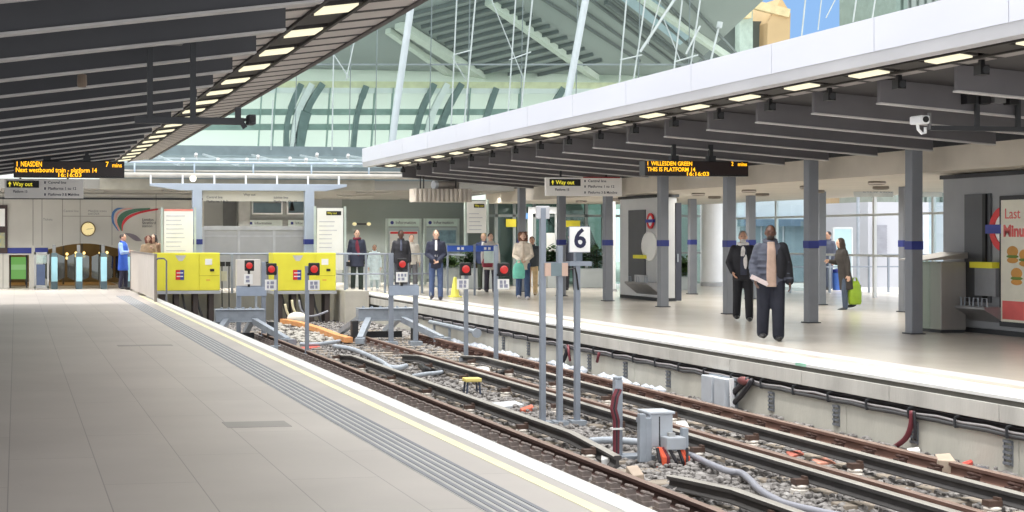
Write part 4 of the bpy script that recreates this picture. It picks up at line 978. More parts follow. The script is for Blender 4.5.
single(466, 362, 264, 464, 269, (456, 279, 467.5, 289), 'red stop lamp on a thin post below the blue barrier boards')
t5, b5 = single(496, 366, 246, 502, 269.5, (496.5, 279, 508, 289), 'red stop lamp on a thin post in front of the woman in the cream coat')
def frame(xa, xb, ybase, ytop, ypl, xl_, yl, pl_, label, tops=None):
    a = G(xa, ybase, -.8); c = onY(xb, ybase, a.y); Y = a.y
    t = thing('stop_lamp_gantry', label, 'stop lamp', (a.x, Y, 0), 0, 'stop lamp frames')
    w_ = c.x - a.x; z0, z1 = onY(xa, ypl[1], Y).z, onY(xa, ypl[0], Y).z
    for x, tp in ((0, ytop[0]), (w_, ytop[1])):
        b = MB(); b.box(x - .05, x + .05, -.05, .05, -.8, onY(xa, tp, Y).z); b.build('post', m_post, t, bevel=.008)
        b = MB(); b.cbox((x, 0, -.76), (.26, .26, .12)); b.build('base_plate', M_STEEL, t)
    b = MB(); b.box(-.06, w_ + .06, -.08, -.05, z0, z1); b.build('cross_plate', mat('cross_plate_grey', (156, 168, 186), .5, 0, .06, 6), t, bevel=.004)
    b = MB(); b.bar((-.05, 0, z1 + .0), (w_ + .05, 0, z1 + .0), .06); b.build('cross_bar', m_post, t)
    l = onY(xl_, yl, Y); lamp_head(t, l.x - a.x, l.z)
    b = MB(); b.bar((l.x - a.x, -.05, l.z), (l.x - a.x, -.05, z0), .05); b.build('lamp_stem', M_BLACK, t)
    p, q = onY(pl_[0], pl_[1], Y), onY(pl_[2], pl_[3], Y); plate(t, p.x - a.x, q.x - a.x, q.z, p.z, -.09)
    return t
frame(238.5, 263.5, 340, (286, 262), (287, 296), 248.5, 265.5, (243.5, 274, 252, 284), 'red stop lamp on a two-post frame in front of the pale grey control panel')
fr = frame(391, 415.5, 346, (253, 285), (286, 295.5), 401, 264, (395, 272, 406.5, 282), 'red stop lamp on a two-post frame before the right buffer stop')

# ------------------------------------------------------------------ platform 6 car-stop sign on three posts
a = G(542, 424, -.8); Y = a.y
t = thing('car_stop_sign', 'tall three-post stop sign with the number 6 standing between the tracks', 'sign', (a.x, Y, 0))
zz = lambda y: onY(542, y, Y).z
xx = lambda x: onY(x, 300, Y).x - a.x
for x_, tp in ((542.5, 208), (559.5, 246), (577, 246)): 
    b = MB(); b.box(xx(x_) - .034, xx(x_) + .034, -.04, .04, -.8, zz(tp)); b.build('post', m_post, t, bevel=.006)
    b = MB(); b.cbox((xx(x_), 0, -.79), (.2, .2, .06)); b.build('base_plate', M_STEEL, t)
b = MB(); b.box(xx(536), xx(549), -.03, .03, zz(219), zz(206)); b.build('cap_bracket', mat('cap_pale', (196, 196, 200), .5), t, bevel=.01)
b = MB(); b.box(xx(568), xx(588), -.07, -.05, zz(252), zz(227)); sg = b.build('number_plate', M_PLATE, t)
b = MB(); b.box(xx(567.3), xx(588.7), -.052, -.045, zz(252.6), zz(226.4)); b.build('plate_border', m_post, sg)
text('6', 0.345, mat('numeral_navy', (20, 22, 60), .5), sg, (xx(578), -.072, zz(239.3)), align='CENTER', bold=.008)
b = MB(); b.box(xx(575), xx(581), -.05, .05, zz(261), zz(252)); b.build('plate_bracket', mat('bracket_slate', (92, 104, 116), .5), t)
b = MB(); b.box(xx(568), xx(590), -.06, .06, zz(266), zz(261.5)); b.build('shelf', m_post, t)
b = MB(); b.m = 0; b.box(xx(543.5), xx(549), -.07, -.04, zz(276), zz(263)); b.box(xx(560), xx(566), -.07, -.04, zz(276), zz(263)); b.m = 1; b.box(xx(549), xx(560), -.07, -.04, zz(276), zz(263)); b.build('striped_target', [mat('target_peach', (206, 176, 160), .6), mat('target_slate', (120, 136, 142), .6)], t)
b = MB(); b.bar((xx(542), 0, zz(264)), (xx(590), 0, zz(264)), .05); b.build('cross_bar', m_post, t)
b = MB(); b.tube([(xx(566), -.05, zz(270)), (xx(573), -.08, zz(268)), (xx(575), -.06, zz(275)), (xx(577), -.05, zz(290))], .012, 6); b.build('cable', M_BLACK, t)

# ------------------------------------------------------------------ cable post and trackside boxes near the camera
m_cabb = mat('box_silver', (186, 192, 200), .5, .1, .06, 6); m_orange = mat('orange_cable', (226, 98, 66), .5, 0, .1, 8); m_bcab = mat('black_cable', (40, 38, 44), .5); m_mar = mat('maroon_cable', (112, 46, 56), .5)
a = G(618, 459, -.8); Y = a.y; R = lambda x, y: onY(x, y, Y) - Vector((a.x, Y, 0))
t = thing('cable_post', 'short grey post with dark red and black cables strapped to it', 'post', (a.x, Y, 0))
b = MB(); b.box(-.05, .04, -.04, .04, -.8, R(0, 390).z); b.cyl((-.005, 0, R(0, 390).z), (-.005, 0, R(0, 387).z), .05, 12); b.build('post', M_STEEL, t, bevel=.01)
for k, mm in enumerate((m_mar, m_bcab, m_mar)):
    o_ = .02 * k
    b = MB(); b.tube([R(615, 389) + Vector((o_, -.05, 0)), R(611.5, 396) + Vector((o_, -.06, 0)), R(609.5, 408) + Vector((o_, -.06, 0)), R(612.5, 420) + Vector((o_, -.06, 0)), R(613, 440) + Vector((o_ * .8, -.05, 0)), R(613, 453) + Vector((o_ * .8, -.05, 0))], .02, 8); b.build('cable', mm, t)
b = MB(); b.cbox(R(612.8, 428) + Vector((0.02, -.05, 0)), (.12, .07, .02)); b.build('strap', M_PLATE, t)
b = MB(); b.cbox((.12, 0, -.78), (.5, .25, .05)); b.build('foot_plate', M_STEEL, t)
a = G(652, 462, -.8); Y = a.y; R = lambda x, y: onY(x, y, Y) - Vector((a.x, Y, 0))
t = thing('trackside_box', 'grey trackside connection box on legs with orange cables below', 'connection box', (a.x, Y, 0))
p, q = R(648, 414), R(671, 446); b = MB(); b.box(p.x, q.x, -.05, .22, q.z, p.z); b.box(p.x - .02, q.x + .02, -.07, .24, p.z, p.z + .03); o = b.build('cabinet', m_cabb, t, bevel=.01)
p2, q2 = R(657, 416), R(658, 445); b = MB(); b.box(p2.x, q2.x, -.055, -.05, q2.z, p2.z); b.build('seam', M_STEELD, o)
p, q = R(658, 435), R(677, 447); b = MB(); b.box(p.x, q.x, -.22, -.06, q.z, p.z); b.build('terminal_box', mat('terminal_grey', (170, 176, 184), .5), t, bevel=.01)
for xa, ya, yb in ((639, 413, 461), (645, 417, 462), (681.5, 427, 466)):
    p, q = R(xa, ya), R(xa, yb); b = MB(); b.box(p.x - .035, p.x + .035, -.1, -.03, q.z, p.z); b.build('leg', M_STEEL, t, bevel=.006)
b = MB(); b.bar(R(637, 420), R(650, 420), .05); b.bar(R(672, 448), R(684, 448), .06); b.bar(R(638, 440), R(650, 440), .04); b.build('bracket', M_STEEL, t)
b = MB(); b.box(R(663, 448).x, R(669, 448).x, -.16, -.1, R(0, 466).z, R(0, 447).z); b.build('gland_pipe', mat('pipe_grey', (168, 170, 170), .5), t)
for k, (xa, xb, xc) in enumerate(((652, 655, 650), (654.5, 657, 654), (657, 660, 660), (672, 676, 676), (675, 680, 678))):
    b = MB(); b.tube([R(xa, 446) + Vector((0, -.14, 0)), R(xb, 455) + Vector((0, -.2, 0)), R(xb, 462) + Vector((0, -.2, 0)), R(xc, 468) + Vector((0, -.15, 0)), R(xc - 3, 471) + Vector((0, -.1, 0))], .022, 8); b.build('cable', m_orange if k != 2 else m_mar, t)
for xa, xb in ((650.5, 651), (662, 667), (680, 678), (671, 674)):
    b = MB(); b.tube([R(xa, 446) + Vector((0, -.17, 0)), R(xb, 458) + Vector((0, -.22, 0)), R(xb + 3, 468) + Vector((0, -.18, 0))], .018, 8); b.build('cable', m_bcab, t)
m_hose = mat('pale_hose', (150, 152, 162), .45, 0, .05)
hp = [(686, 454), (695, 457), (710, 464), (728, 471), (741, 473), (750, 480), (760, 490), (775, 499), (790, 505), (830, 514), (870, 521)]
b = MB(); b.tube([G(*p, -.74) for p in curve(hp, 40)], .034, 10); tag(b.build('hose', m_hose, smooth=True), 'pale grey corrugated pipe winding from the trackside box over the ballast', 'pipe')

# ------------------------------------------------------------------ loose things lying on the track
def slab(name, label, cat, px_, h, m, z=-.8, rz=0):
    P = [G(*p, z + h) for p in px_]; c = sum(P, Vector()) / 4
    b = MB(); b.add([(p.x - c.x, p.y - c.y, h) for p in P] + [(p.x - c.x, p.y - c.y, -.03) for p in P], [(0, 1, 2, 3), (7, 6, 5, 4), (0, 4, 5, 1), (1, 5, 6, 2), (2, 6, 7, 3), (3, 7, 4, 0)])
    return tag(b.build(name, m, None, (c.x, c.y, z), bevel=.01), label, cat)
slab('white_board', 'white sheet lying flat behind the trackside box', 'sheet', [(676, 421), (686, 420), (692, 431), (676, 430)], .06, M_PLATE)
slab('white_board', 'white sheet lying between the rails near the red stop lamps', 'sheet', [(473, 367), (489, 366), (490, 373), (474, 372)], .05, M_PLATE)
slab('white_box', 'small white box beside the foot of the cable post', 'box', [(601, 454), (615, 453), (615.5, 457.5), (601.5, 459)], .08, M_PLATE)
slab('stone_slab', 'flat tan stone lying on the ballast beside the near rail', 'stone', [(626, 466), (638, 465), (644, 474), (633, 476)], .08, mat('tan_stone', (176, 160, 144), .8))
slab('drain_cover', 'pale flat strip lying on the ballast left of the three tall posts', 'strip', [(487, 403), (515, 400.5), (524, 404), (500, 407)], .03, mat('pale_strip', (206, 212, 216), .5))
slab('red_strip', 'red plastic strip on the ballast by the left track', 'strip', [(301, 347), (319, 344.5), (320, 346.5), (303, 349)], .03, mat('red_plastic', (206, 96, 84), .6))
slab('orange_patch', 'orange painted stones patch beside the conductor rail base', 'patch', [(520, 408), (532, 404), (534, 407), (522, 410)], .03, mat('orange_patch', (206, 110, 86), .7))
slab('pink_patch', 'pinkish orange plastic sheet lying by the right conductor rail, nearer piece', 'sheet', [(812, 459), (826, 457), (836, 462), (818, 463)], .03, mat('pinkish_sheet', (214, 150, 130), .7))
slab('pink_patch', 'reddish orange plastic sheet lying by the right conductor rail, farther piece', 'sheet', [(786, 451), (800, 450), (804, 453), (791, 456)], .03, mat('reddish_sheet', (206, 120, 104), .7))
slab('red_wrapper', 'red wrapper lying against the right platform wall', 'wrapper', [(962, 462), (971, 459), (973, 461), (965, 465)], .06, mat('red_wrapper', (200, 70, 60), .6), -.76)
slab('dark_bag', 'flat dark bag lying beside the red wrapper by the right platform wall', 'bag', [(972, 466), (984, 466), (990, 469), (978, 471)], .05, mat('dark_bag', (70, 74, 84), .6), -.76)
slab('sandbag', 'tan sandbag at the foot of the right platform wall', 'sandbag', [(935, 454), (950, 453), (956, 461), (938, 460)], .12, mat('tan_sack', (176, 160, 144), .9), -.76)
slab('white_block', 'white block at the foot of the right platform wall under the hanging cables', 'block', [(907, 448), (919, 447), (920, 450), (908, 451)], .10, M_PLATE, -.76)
a = G(472, 394, -.8); t = thing('yellow_trestle', 'small stool with a pale yellow top standing on the ballast', 'stool', (a.x, a.y, -.8))
b = MB(); b.box(-.13, .13, -.1, .1, .19, .25); b.build('top', mat('pale_yellow', (236, 216, 130), .6), t, bevel=.015)
for sx in (-.09, .09):
    for sy in (-.07, .07): b = MB(); b.bar((sx, sy, .2), (sx * 1.2, sy * 1.2, -.02), .025); b.build('leg', mat('leg_slate', (60, 70, 90), .6), t)
# orange conduit and white cables from the right yellow cabinet
op = [(283, 321), (300, 324), (320, 330), (338, 337), (349, 340)]
b = MB(); P = [G(*p, -.70) for p in op]
for u, v in zip(P, P[1:]): b.bar(u, v, .18, .12)
tag(b.build('orange_trough', mat('orange_trough', (226, 160, 104), .6, 0, .15, 3)), 'orange cable trough running from below the right yellow cabinet', 'cable trough')
for k, (lab, pts) in enumerate((('pale cable curving down below the right yellow cabinet, left one', [(285, 304), (287, 312), (291, 318), (296, 321)]), ('pale cable curving down below the right yellow cabinet, middle one', [(292, 300), (293, 307), (296, 314), (300, 320)]), ('grey cable curving from the cabinet over to the right', [(299, 300), (301, 310), (308, 316), (318, 315), (328, 311)]))):
    q = [onY(*p, 41.0) for p in pts]; b = MB(); b.tube([onY(*p, 41.0) for p in curve(pts, 12)], .035 if k < 2 else .03, 8); tag(b.build('cable', mat('cream_cable', (232, 224, 190), .5) if k < 2 else m_hose, smooth=True), lab, 'cable')
b = MB(); q = onY(297, 317, 40.6); b.ell((0, 0, 0), (.28, .2, .17)); tag(b.build('white_sack', mat('white_sack', (236, 232, 220), .8, 0, .05, 4, .3, 8), None, (q.x, q.y, -.62), smooth=True), 'white sack at the head of the orange cable trough', 'sack')
# pale heaps and pipes between the tracks
m_rub = mat('pale_rubble', (176, 172, 164), .9, 0, .15, 6)
b = MB()
for k in range(240):
    px_ = random.uniform(272, 335); py_ = random.uniform(322, 342)
    if py_ < 322 + (px_ - 272) * .20 - 2: continue
    q = G(px_, py_, -.76); r = random.uniform(.03, .11)
    b.add([(q.x + v.x * r, q.y + v.y * r * 1.2, q.z + v.z * r * .6) for v in ico], icf)
tag(b.build('rubble', m_rub), 'heap of pale rubble and sheeting between the two buffer stops', 'rubble', kind='stuff')
m_pp = mat('grey_conduit', (172, 180, 190), .5)
for lab, pts, r in (('grey conduit pipe lying on the ballast left of the long middle conductor rail', [(334, 346), (352, 349), (372, 357), (385, 364), (392, 371)], .045), ('bundle of grey conduit crossing to the long conductor rail', [(300, 344), (318, 344), (340, 341)], .04),
                    ('grey bent pipe lying between the conductor rails near the yellow stool', [(413, 376), (425, 374), (436, 373), (442, 372)], .035), ('pale bundle of pipe on the ballast behind the near conductor rail', [(385, 366), (396, 368), (406, 366)], .05), ('grey pipe lying beside the trackside box toward the three posts', [(590, 441), (610, 440), (640, 442)], .04)):
    b = MB(); b.tube([G(*p, -.73) for p in curve(pts, 14)], r, 8); tag(b.build('conduit_pipe', m_pp, smooth=True), lab, 'pipe')
for lab, pts in (('black hose end poking from the grey conduit by the middle conductor rail', [(421, 366), (427, 370), (431, 371)]), ('black hose end beside the white sheet between the rails', [(498, 374), (503, 373), (506, 371)]), ('black hose end by the yellow stool', [(437, 373), (441, 371), (443, 371)])):
    b = MB(); b.tube([G(*p, -.74) for p in pts], .06, 8); tag(b.build('hose_end', M_BLACK, smooth=True), lab, 'hose')
b = MB()
for k in range(90):
    q = G(random.uniform(420, 600), 0 + 0, -.8) if False else Vector((9.62 + random.uniform(-.1, .08), random.uniform(21, 33), -.74)); r = random.uniform(.04, .11)
    b.add([(q.x + v.x * r, q.y + v.y * r * 2, q.z + v.z * r) for v in ico], icf)
tag(b.build('plastic_sheeting', mat('blue_white_sheeting', (172, 178, 188), .5, 0, .1, 5)), 'crumpled pale sheeting along the foot of the right platform wall', 'sheeting', kind='stuff')

# ------------------------------------------------------------------ cables and brackets along the right platform wall
cz = (-.29, -.33, -.365)
for k, (lab, zc, dx, mm, r) in enumerate((('dark cable in the recess of the right platform wall, upper line', -.295, .07, m_bcab, .022), ('grey sagging cable clipped along the right platform wall', -.335, .0, mat('grey_cable', (150, 146, 148), .5), .015), ('dark cable along the right platform wall, lower line', -.375, .0, mat('cable_charcoal', (70, 70, 72), .6), .025), ('dull red cable along the right platform wall', -.355, .03, mat('dull_red_cable', (120, 78, 74), .6), .018))):
    pts = []; y = 8.0; j = 0
    while y < 40: pts.append((XR + dx, y, zc - (.014 if j % 2 else 0) + random.uniform(-.006, .006))); y += .42; j += 1
    b = MB(); b.tube(pts, r, 8); tag(b.build('trackside_cable', mm, smooth=True), lab, 'cable')
b = MB(); b.bar((0, 0, 0), (-.10, 0, -.03), .02); b.bar((-.10, 0, -.03), (-.10, 0, -.13), .02); b.bar((-.10, 0, -.13), (0, 0, -.13), .02)
h0_ = b.build('cable_hook', M_STEELD)
for k in range(30):
    o = h0_ if k == 0 else h0_.copy()
    if k: COL.objects.link(o)
    o.location = (XR + .06, 11.0 + .84 * k, -.27); tag(o, 'small steel cable hook in the recess of the right platform wall', 'hook', 'cable hooks along the platform wall')
Ylad = [onX(x, 420, XR + .02).y for x in (1009, 915, 837, 772, 669, 626, 590, 529, 504)]
b = MB(); b.box(-.012, 0, -.07, -.055, -.72, -.47); b.box(-.012, 0, .055, .07, -.72, -.47)
for k in range(5): b.box(-.03, 0, -.06, .06, -.71 + k * .055, -.685 + k * .055)
ld = b.build('rung_bracket', mat('bracket_dark', (112, 116, 122), .6))
for k, yy in enumerate(Ylad):
    o = ld if k == 0 else ld.copy()
    if k: COL.objects.link(o)
    o.location = (XR + .02, yy, 0.03); tag(o, 'small rung bracket on the right platform wall, %s the camera' % (ORD[k] + ' to'), 'bracket', 'rung brackets on the platform wall')
p, q = onX(712, 372, XR), onX(735, 400, XR)
t = thing('lineside_cabinet', 'pale grey cabinet fixed to the right platform wall with black cables beside it', 'cabinet', (XR, (p.y + q.y) / 2, 0))
dy = 0.55
for s in (-1, 1): b = MB(); b.box(-.16, .02, s * .20 - .165, s * .20 + .165, -.76, -.36); b.build('box' if False else 'door', m_cabb, t, bevel=.008)
b = MB(); b.box(-.02, .03, -.40, .40, -.76, -.34); b.build('back_plate', M_STEEL, t)
b = MB(); b.bar((-.1, -.44, -.34), (-.08, -.44, -.78), .05); b.build('edge_post', M_WHITE, t)
P = lambda x, y: onX(x, y, XR - .06)
for k, pts in enumerate(([(748, 379), (742, 385), (735, 392), (728, 402)], [(752, 380), (747, 388), (741, 396), (733, 404)], [(746, 381), (738, 388), (730, 395), (722, 402)])):
    b = MB(); b.tube([P(*p) for p in pts], .035, 8); tag(b.build('cable_drop', m_bcab, smooth=True), 'black cable hanging beside the pale wall cabinet', 'cable', 'black cables by the wall cabinet')
b = MB(); c = P(744, 381); b.ell((0, 0, 0), (.06, .16, .06)); tag(b.build('cable_joint', mat('joint_maroon', (110, 60, 60), .6), None, c, smooth=True), 'dark red cable joint above the black cables by the wall cabinet', 'joint')
for k, pts in enumerate(([(912, 411), (911, 425), (906, 438), (895, 447)], [(914, 411), (915, 425), (915, 440)])):
    b = MB(); b.tube([P(*p) for p in curve(pts, 10)], .03 if k == 0 else .018, 8); tag(b.build('cable_drop', m_mar if k == 0 else m_bcab, smooth=True), 'dark red cable dropping down the right platform wall' if k == 0 else 'thin black cable dropping beside the dark red one', 'cable')
for k, pts in enumerate(([(566, 345), (567, 352), (564, 359), (562, 363)], [(568, 345), (569, 354), (570, 361)], [(599, 353), (597, 362)])):
    b = MB(); b.tube([P(*p) for p in pts], .04 if k == 0 else .025, 8); tag(b.build('cable_drop', m_bcab if k == 0 else m_mar, smooth=True), ['black cable dropping down the wall between the three tall posts', 'red cable dropping down the wall beside the black one', 'thin red cable dropping down the wall right of the three tall posts'][k], 'cable')
t = thing('pipe_rail', 'grey pipe rail on short posts along the far end of the right platform wall', 'railing', (XR - .15, 0, 0))
p, q = onX(430, 322, XR - .15), onX(476, 332, XR - .15)
b = MB(); b.tube([(0, p.y, p.z), (0, q.y, q.z)], .05, 8); b.cyl((0, q.y, q.z - .02), (0, q.y - .08, q.z - .02), .10, 12); b.build('pipe', M_STEEL, t)
for f in (.1, .45, .8): y_ = p.y + (q.y - p.y) * f; b = MB(); b.bar((0, y_, p.z), (0, y_, -.82), .05); b.build('post', M_STEEL, t)
# ------------------------------------------------------------------ hanging signs
m_led = emit('amber_led', (255, 180, 16), 1.9); m_case = mat('led_case', (26, 22, 24), .35)
def fit(s, par, Y, x0, x1, yc, hpx, m, d):
    a, c = onY(x0, yc, Y), onY(x1, yc, Y); size = hpx * Y / 1500.0 / 0.70
    o = text(s, size, m, par, (a.x, d, a.z), ext=.001, bold=size * .010)
    wdt = max(v.co.x for v in o.data.vertices) - min(v.co.x for v in o.data.vertices)
    o.scale = ((c.x - a.x) / wdt if len(s) > 1 else .85, 1, 1); return o
def led(x0, y0, x1, y1, Y, label, lines, ztop):
    p, q = onY(x0, y0, Y), onY(x1, y1, Y)
    t = thing('departure_board', label, 'departure board', (0, Y, 0), 0, 'amber departure boards')
    b = MB(); b.box(p.x, q.x, 0, .26, q.z, p.z); b.build('casing', m_case, t, bevel=.01)
    b = MB(); b.box(p.x + .03, q.x - .03, -.006, 0, q.z + .03, p.z - .02); sc_ = b.build('screen', mat('led_screen', (40, 26, 26), .3), t)
    for s, xa, xb, yc, h in lines: fit(s, sc_, Y, xa, xb, yc, h, m_led, -.008)
    for f in (.30, .66): x = p.x + (q.x - p.x) * f; b = MB(); b.bar((x, .12, p.z), (x, .12, ztop), .07); b.cbox((x, .12, p.z + .05), (.14, .14, .1)); b.build('hanger', M_STEELD, t)
    return t
led(13.5, 160.5, 124.5, 178, 29.0, 'amber departure board hanging under the left canopy', [('1', 15.5, 17, 164.2, 5), ('NEASDEN', 20.6, 41.5, 164.2, 5), ('7', 105.5, 109, 164.6, 5), ('mins', 112, 121.5, 165.4, 4.2), ('Next westbound train - platform 14', 15.5, 96.5, 170, 4.6), ('16:16:03', 57, 80, 175, 4.2)], 3.4)
led(645, 160.5, 748.5, 176.5, 25.6, 'amber departure board hanging under the right canopy', [('1', 646.5, 648.5, 163.6, 4.4), ('WILLESDEN GREEN', 651, 692, 163.6, 4.4), ('2', 731, 734.5, 164, 4.4), ('mins', 737.5, 746.5, 164.4, 4), ('THIS IS PLATFORM 14', 647, 695, 169.4, 4.4), ('16:16:03', 685.5, 707.5, 174, 4.2)], 3.30)
m_sbd = mat('sign_board_grey', (232, 229, 226), .5, 0, .03); m_ytx = emit('yellow_sign_text', (246, 230, 60), .8)
def way(x0, y0, x1, y1, Y, label, bx, rows, sub, red, ztop):
    p, q = onY(x0, y0, Y), onY(x1, y1, Y)
    t = thing('way_out_sign', label, 'sign', (0, Y, 0), 0, 'hanging way out signs')
    xm = onY((bx[1] + rows[0][1]) / 2, y0, Y).x
    b = MB(); b.box(p.x, q.x, 0, .1, q.z, p.z); b.build('board', m_sbd, t, bevel=.006)
    a, c = onY(bx[0], bx[2], Y), onY(bx[1], bx[3], Y); b = MB(); b.box(a.x, c.x, -.008, 0, c.z, a.z); lp = b.build('label_plate', M_BLACK, t)
    yc = (bx[2] + bx[3]) / 2; w_ = bx[1] - bx[0]
    fit('Way out', lp, Y, bx[0] + w_ * .2, bx[0] + w_ * .8, yc, 4.2, m_ytx, -.01)
    k = onY(bx[0] + w_ * .1, yc, Y); b = MB(); b.bar((k.x, -.01, k.z - .05), (k.x, -.01, k.z + .04), .02, .006); b.prism([(k.x - .035, k.z), (k.x + .035, k.z), (k.x, k.z + .06)], (-.012, -.008), 'y'); b.build('arrow', m_ytx, lp)
    fit(sub[0], t, Y, sub[1], sub[2], sub[3], 2.6, M_TXT, -.002)
    for s, xa, xb, yy in rows:
        fit(s, t, Y, xa + 3, xb, yy, 2.6, M_TXT, -.002)
        k = onY(xa, yy, Y); b = MB(); b.cbox((k.x, -.002, k.z), (.03, .004, .05)); b.build('symbol', M_TXT, t)
    if red: a, c = onY(red[0], red[2], Y), onY(red[1], red[3], Y); b = MB(); b.box(a.x, c.x, -.006, 0, c.z, a.z); b.build('red_line', mat('sign_red_line', (150, 40, 44), .5), t)
    for f in (.2, .8): x = p.x + (q.x - p.x) * f; b = MB(); b.bar((x, .05, p.z), (x, .05, ztop), .04); b.build('hanger', M_STEELD, t)
way(4.5, 178.8, 83.5, 198.3, 31.5, 'hanging Way out sign below the left departure board', (6.5, 39, 180.5, 187.8), [('Central line', 45, 66, 182.5), ('Platforms 1 to 12', 45, 76, 188.5), ('Platforms 3 & Mainline', 45, 79, 194.5)], ('Platform 13', 13, 27, 191.5), None, 3.4)
way(546, 177.3, 622, 196.2, 34.0, 'hanging Way out sign above the number 6 plate', (549.5, 580.5, 179, 186), [('Central line', 585, 606, 181), ('Platforms 1 to 12', 585, 614, 186.5), ('Platforms 3 & Mainline', 585, 617, 192.5)], ('Platform 15', 555, 569, 189.7), (583, 620, 176.8, 178.2), 3.2)
# ribbed ceiling box near far end of right canopy
p, q = onY(414, 188.5, 41.0), onY(472, 202, 41.0)
t = thing('ribbed_baffle', 'beige ribbed box hanging beneath the far end of the right canopy', 'baffle', (0, 41.0, 0))
b = MB(); b.box(p.x, q.x, .02, .5, q.z, p.z); b.build('body', mat('baffle_beige', (186, 178, 168), .7), t)
b = MB()
k = p.x
while k < q.x - .03: b.prism([(k, -.03), (k + .05, -.06), (k + .10, -.03), (k + .10, .02), (k, .02)], (q.z + .01, p.z - .01), 'z'); k += .13
b.build('rib', mat('baffle_rib', (200, 192, 182), .7), t)
for x in (p.x + .25, p.x + .35, q.x - .4): b = MB(); b.bar((x, .25, p.z), (x, .25, 3.5), .03); b.build('hanger', M_STEELD, t)
p, q = onY(433, 181, 41.2), onY(460, 189, 41.2)
t = thing('loudspeaker', 'pale cylinder loudspeaker on top of the ribbed beige box', 'loudspeaker', (0, 41.2, (p.z + q.z) / 2))
b = MB(); b.cyl((p.x + .1, 0, 0), (q.x, .3, 0), .11, 16); b.build('body', mat('speaker_beige', (196, 188, 180), .6), t)
b = MB(); b.cyl((p.x, -.03, 0), (p.x + .1, 0, 0), .125, 16); b.build('end_cap', M_WHITE, t)

# ------------------------------------------------------------------ fence and railings
t = thing('platform_fence', 'pale fence panel at the far end of the left platform edge', 'fence', (3.42, 37.3, 0))
b = MB(); b.box(-.012, .012, .05, 8.0, .06, 1.16); b.build('panel', mat('fence_beige', (204, 196, 188), .6, 0, .05, 3), t)
for y_ in (0, 8.0): b = MB(); b.box(-.035, .035, y_ - .035, y_ + .035, 0, 1.2); b.build('post', mat('fence_post', (140, 132, 126), .5), t)
b = MB(); b.box(-.03, .03, 0, 8.0, 1.15, 1.2); b.build('top_rail', MATS['fence_post'], t)
b = MB(); b.tube([(0, .0, 1.02), (.06, -.05, 1.08), (.20, -.10, 1.08), (.26, -.12, 1.02), (.26, -.12, 0)], .022, 8); b.build('hoop', mat('hoop_grey', (110, 112, 118), .5), t)
YQ = 41.7
t = thing('end_railing', 'grey tubular railing across the far end of the right platform', 'railing', (0, YQ, 0))
a, c = onY(337, 256, YQ), onY(432, 256, YQ)
for z_ in (1.08, .56): b = MB(); b.tube([(a.x, 0, z_ + (0.05 if z_ > 1 else 0)), (c.x, -.8 if False else 0, z_ + (0.05 if z_ > 1 else 0))], .025, 8); b.build('rail', m_post, t)
for x_ in (345, 366, 385, 408, 422): k = onY(x_, 256, YQ); b = MB(); b.box(k.x - .028, k.x + .028, -.028, .028, 0, 1.12); b.build('post', m_post, t)
b = MB(); b.tube([(c.x, 0, 1.13), (c.x + .05, -1.2, 1.13), (c.x + .02, -3.2, 1.13)], .025, 8); b.build('rail', m_post, t)
k = G(431, 300); t = thing('hoop_barrier', 'grey hoop barrier standing in front of the man in jeans', 'barrier', (k.x, k.y, 0))
b = MB(); b.tube([(0, 0, 0), (0, 0, 1.05), (.04, 0, 1.1), (.20, 0, 1.1), (.24, 0, 1.05), (.24, 0, 0)], .028, 8); b.build('hoop', m_post, t)
b = MB(); b.bar((0, 0, .62), (.24, 0, .62), .03); b.bar((0, 0, .35), (.24, 0, .35), .03); b.build('rung', m_post, t)
# blue barrier boards
k0, k1, k2 = onY(447, 248, 40), onY(473, 248, 40), onY(498, 248, 40)
t = thing('barrier_boards', 'pair of blue boards with white marks on posts near the yellow cone', 'barrier', (0, 40, 0))
for a, c in ((onY(447.5, 245.5, 40), onY(473, 251.5, 40)), (onY(476, 245.5, 40), onY(498, 251.5, 40))):
    b = MB(); b.box(a.x, c.x, -.02, .02, c.z, a.z); o = b.build('board', mat('board_blue', (58, 96, 190), .5, 0, .04), t)
    b = MB(); m_ = (a.x + c.x) / 2
    for s in (-.06, .06): b.cbox((m_ + s, -.024, (a.z + c.z) / 2), (.07, .008, .07))
    b.build('white_mark', M_PLATE, o)
for x_ in (448, 475, 497): k = onY(x_, 248, 40); b = MB(); b.box(k.x - .025, k.x + .025, .02, .06, 0, k.z + .1); b.build('post', m_post, t)
a, c = onY(484, 251, 39.9), onY(494, 263, 39.9); b = MB(); b.box(a.x, c.x, -.01, .01, c.z, a.z); b.build('paper', mat('paper_mint', (206, 226, 222), .6), t, (0, -.1, 0))
# cone
k = G(455, 297); t = thing('traffic_cone', 'pale yellow traffic cone beside the man in jeans', 'cone', (k.x, k.y, 0))
b = MB(); b.lathe([(.12, .03), (.115, .06), (.045, .52), (.03, .54)], n=20); b.build('cone', mat('cone_yellow', (238, 232, 110), .5, 0, .05), t)
b = MB(); b.cbox((0, 0, .015), (.30, .30, .03)); b.build('base', MATS['cone_yellow'], t, bevel=.01)
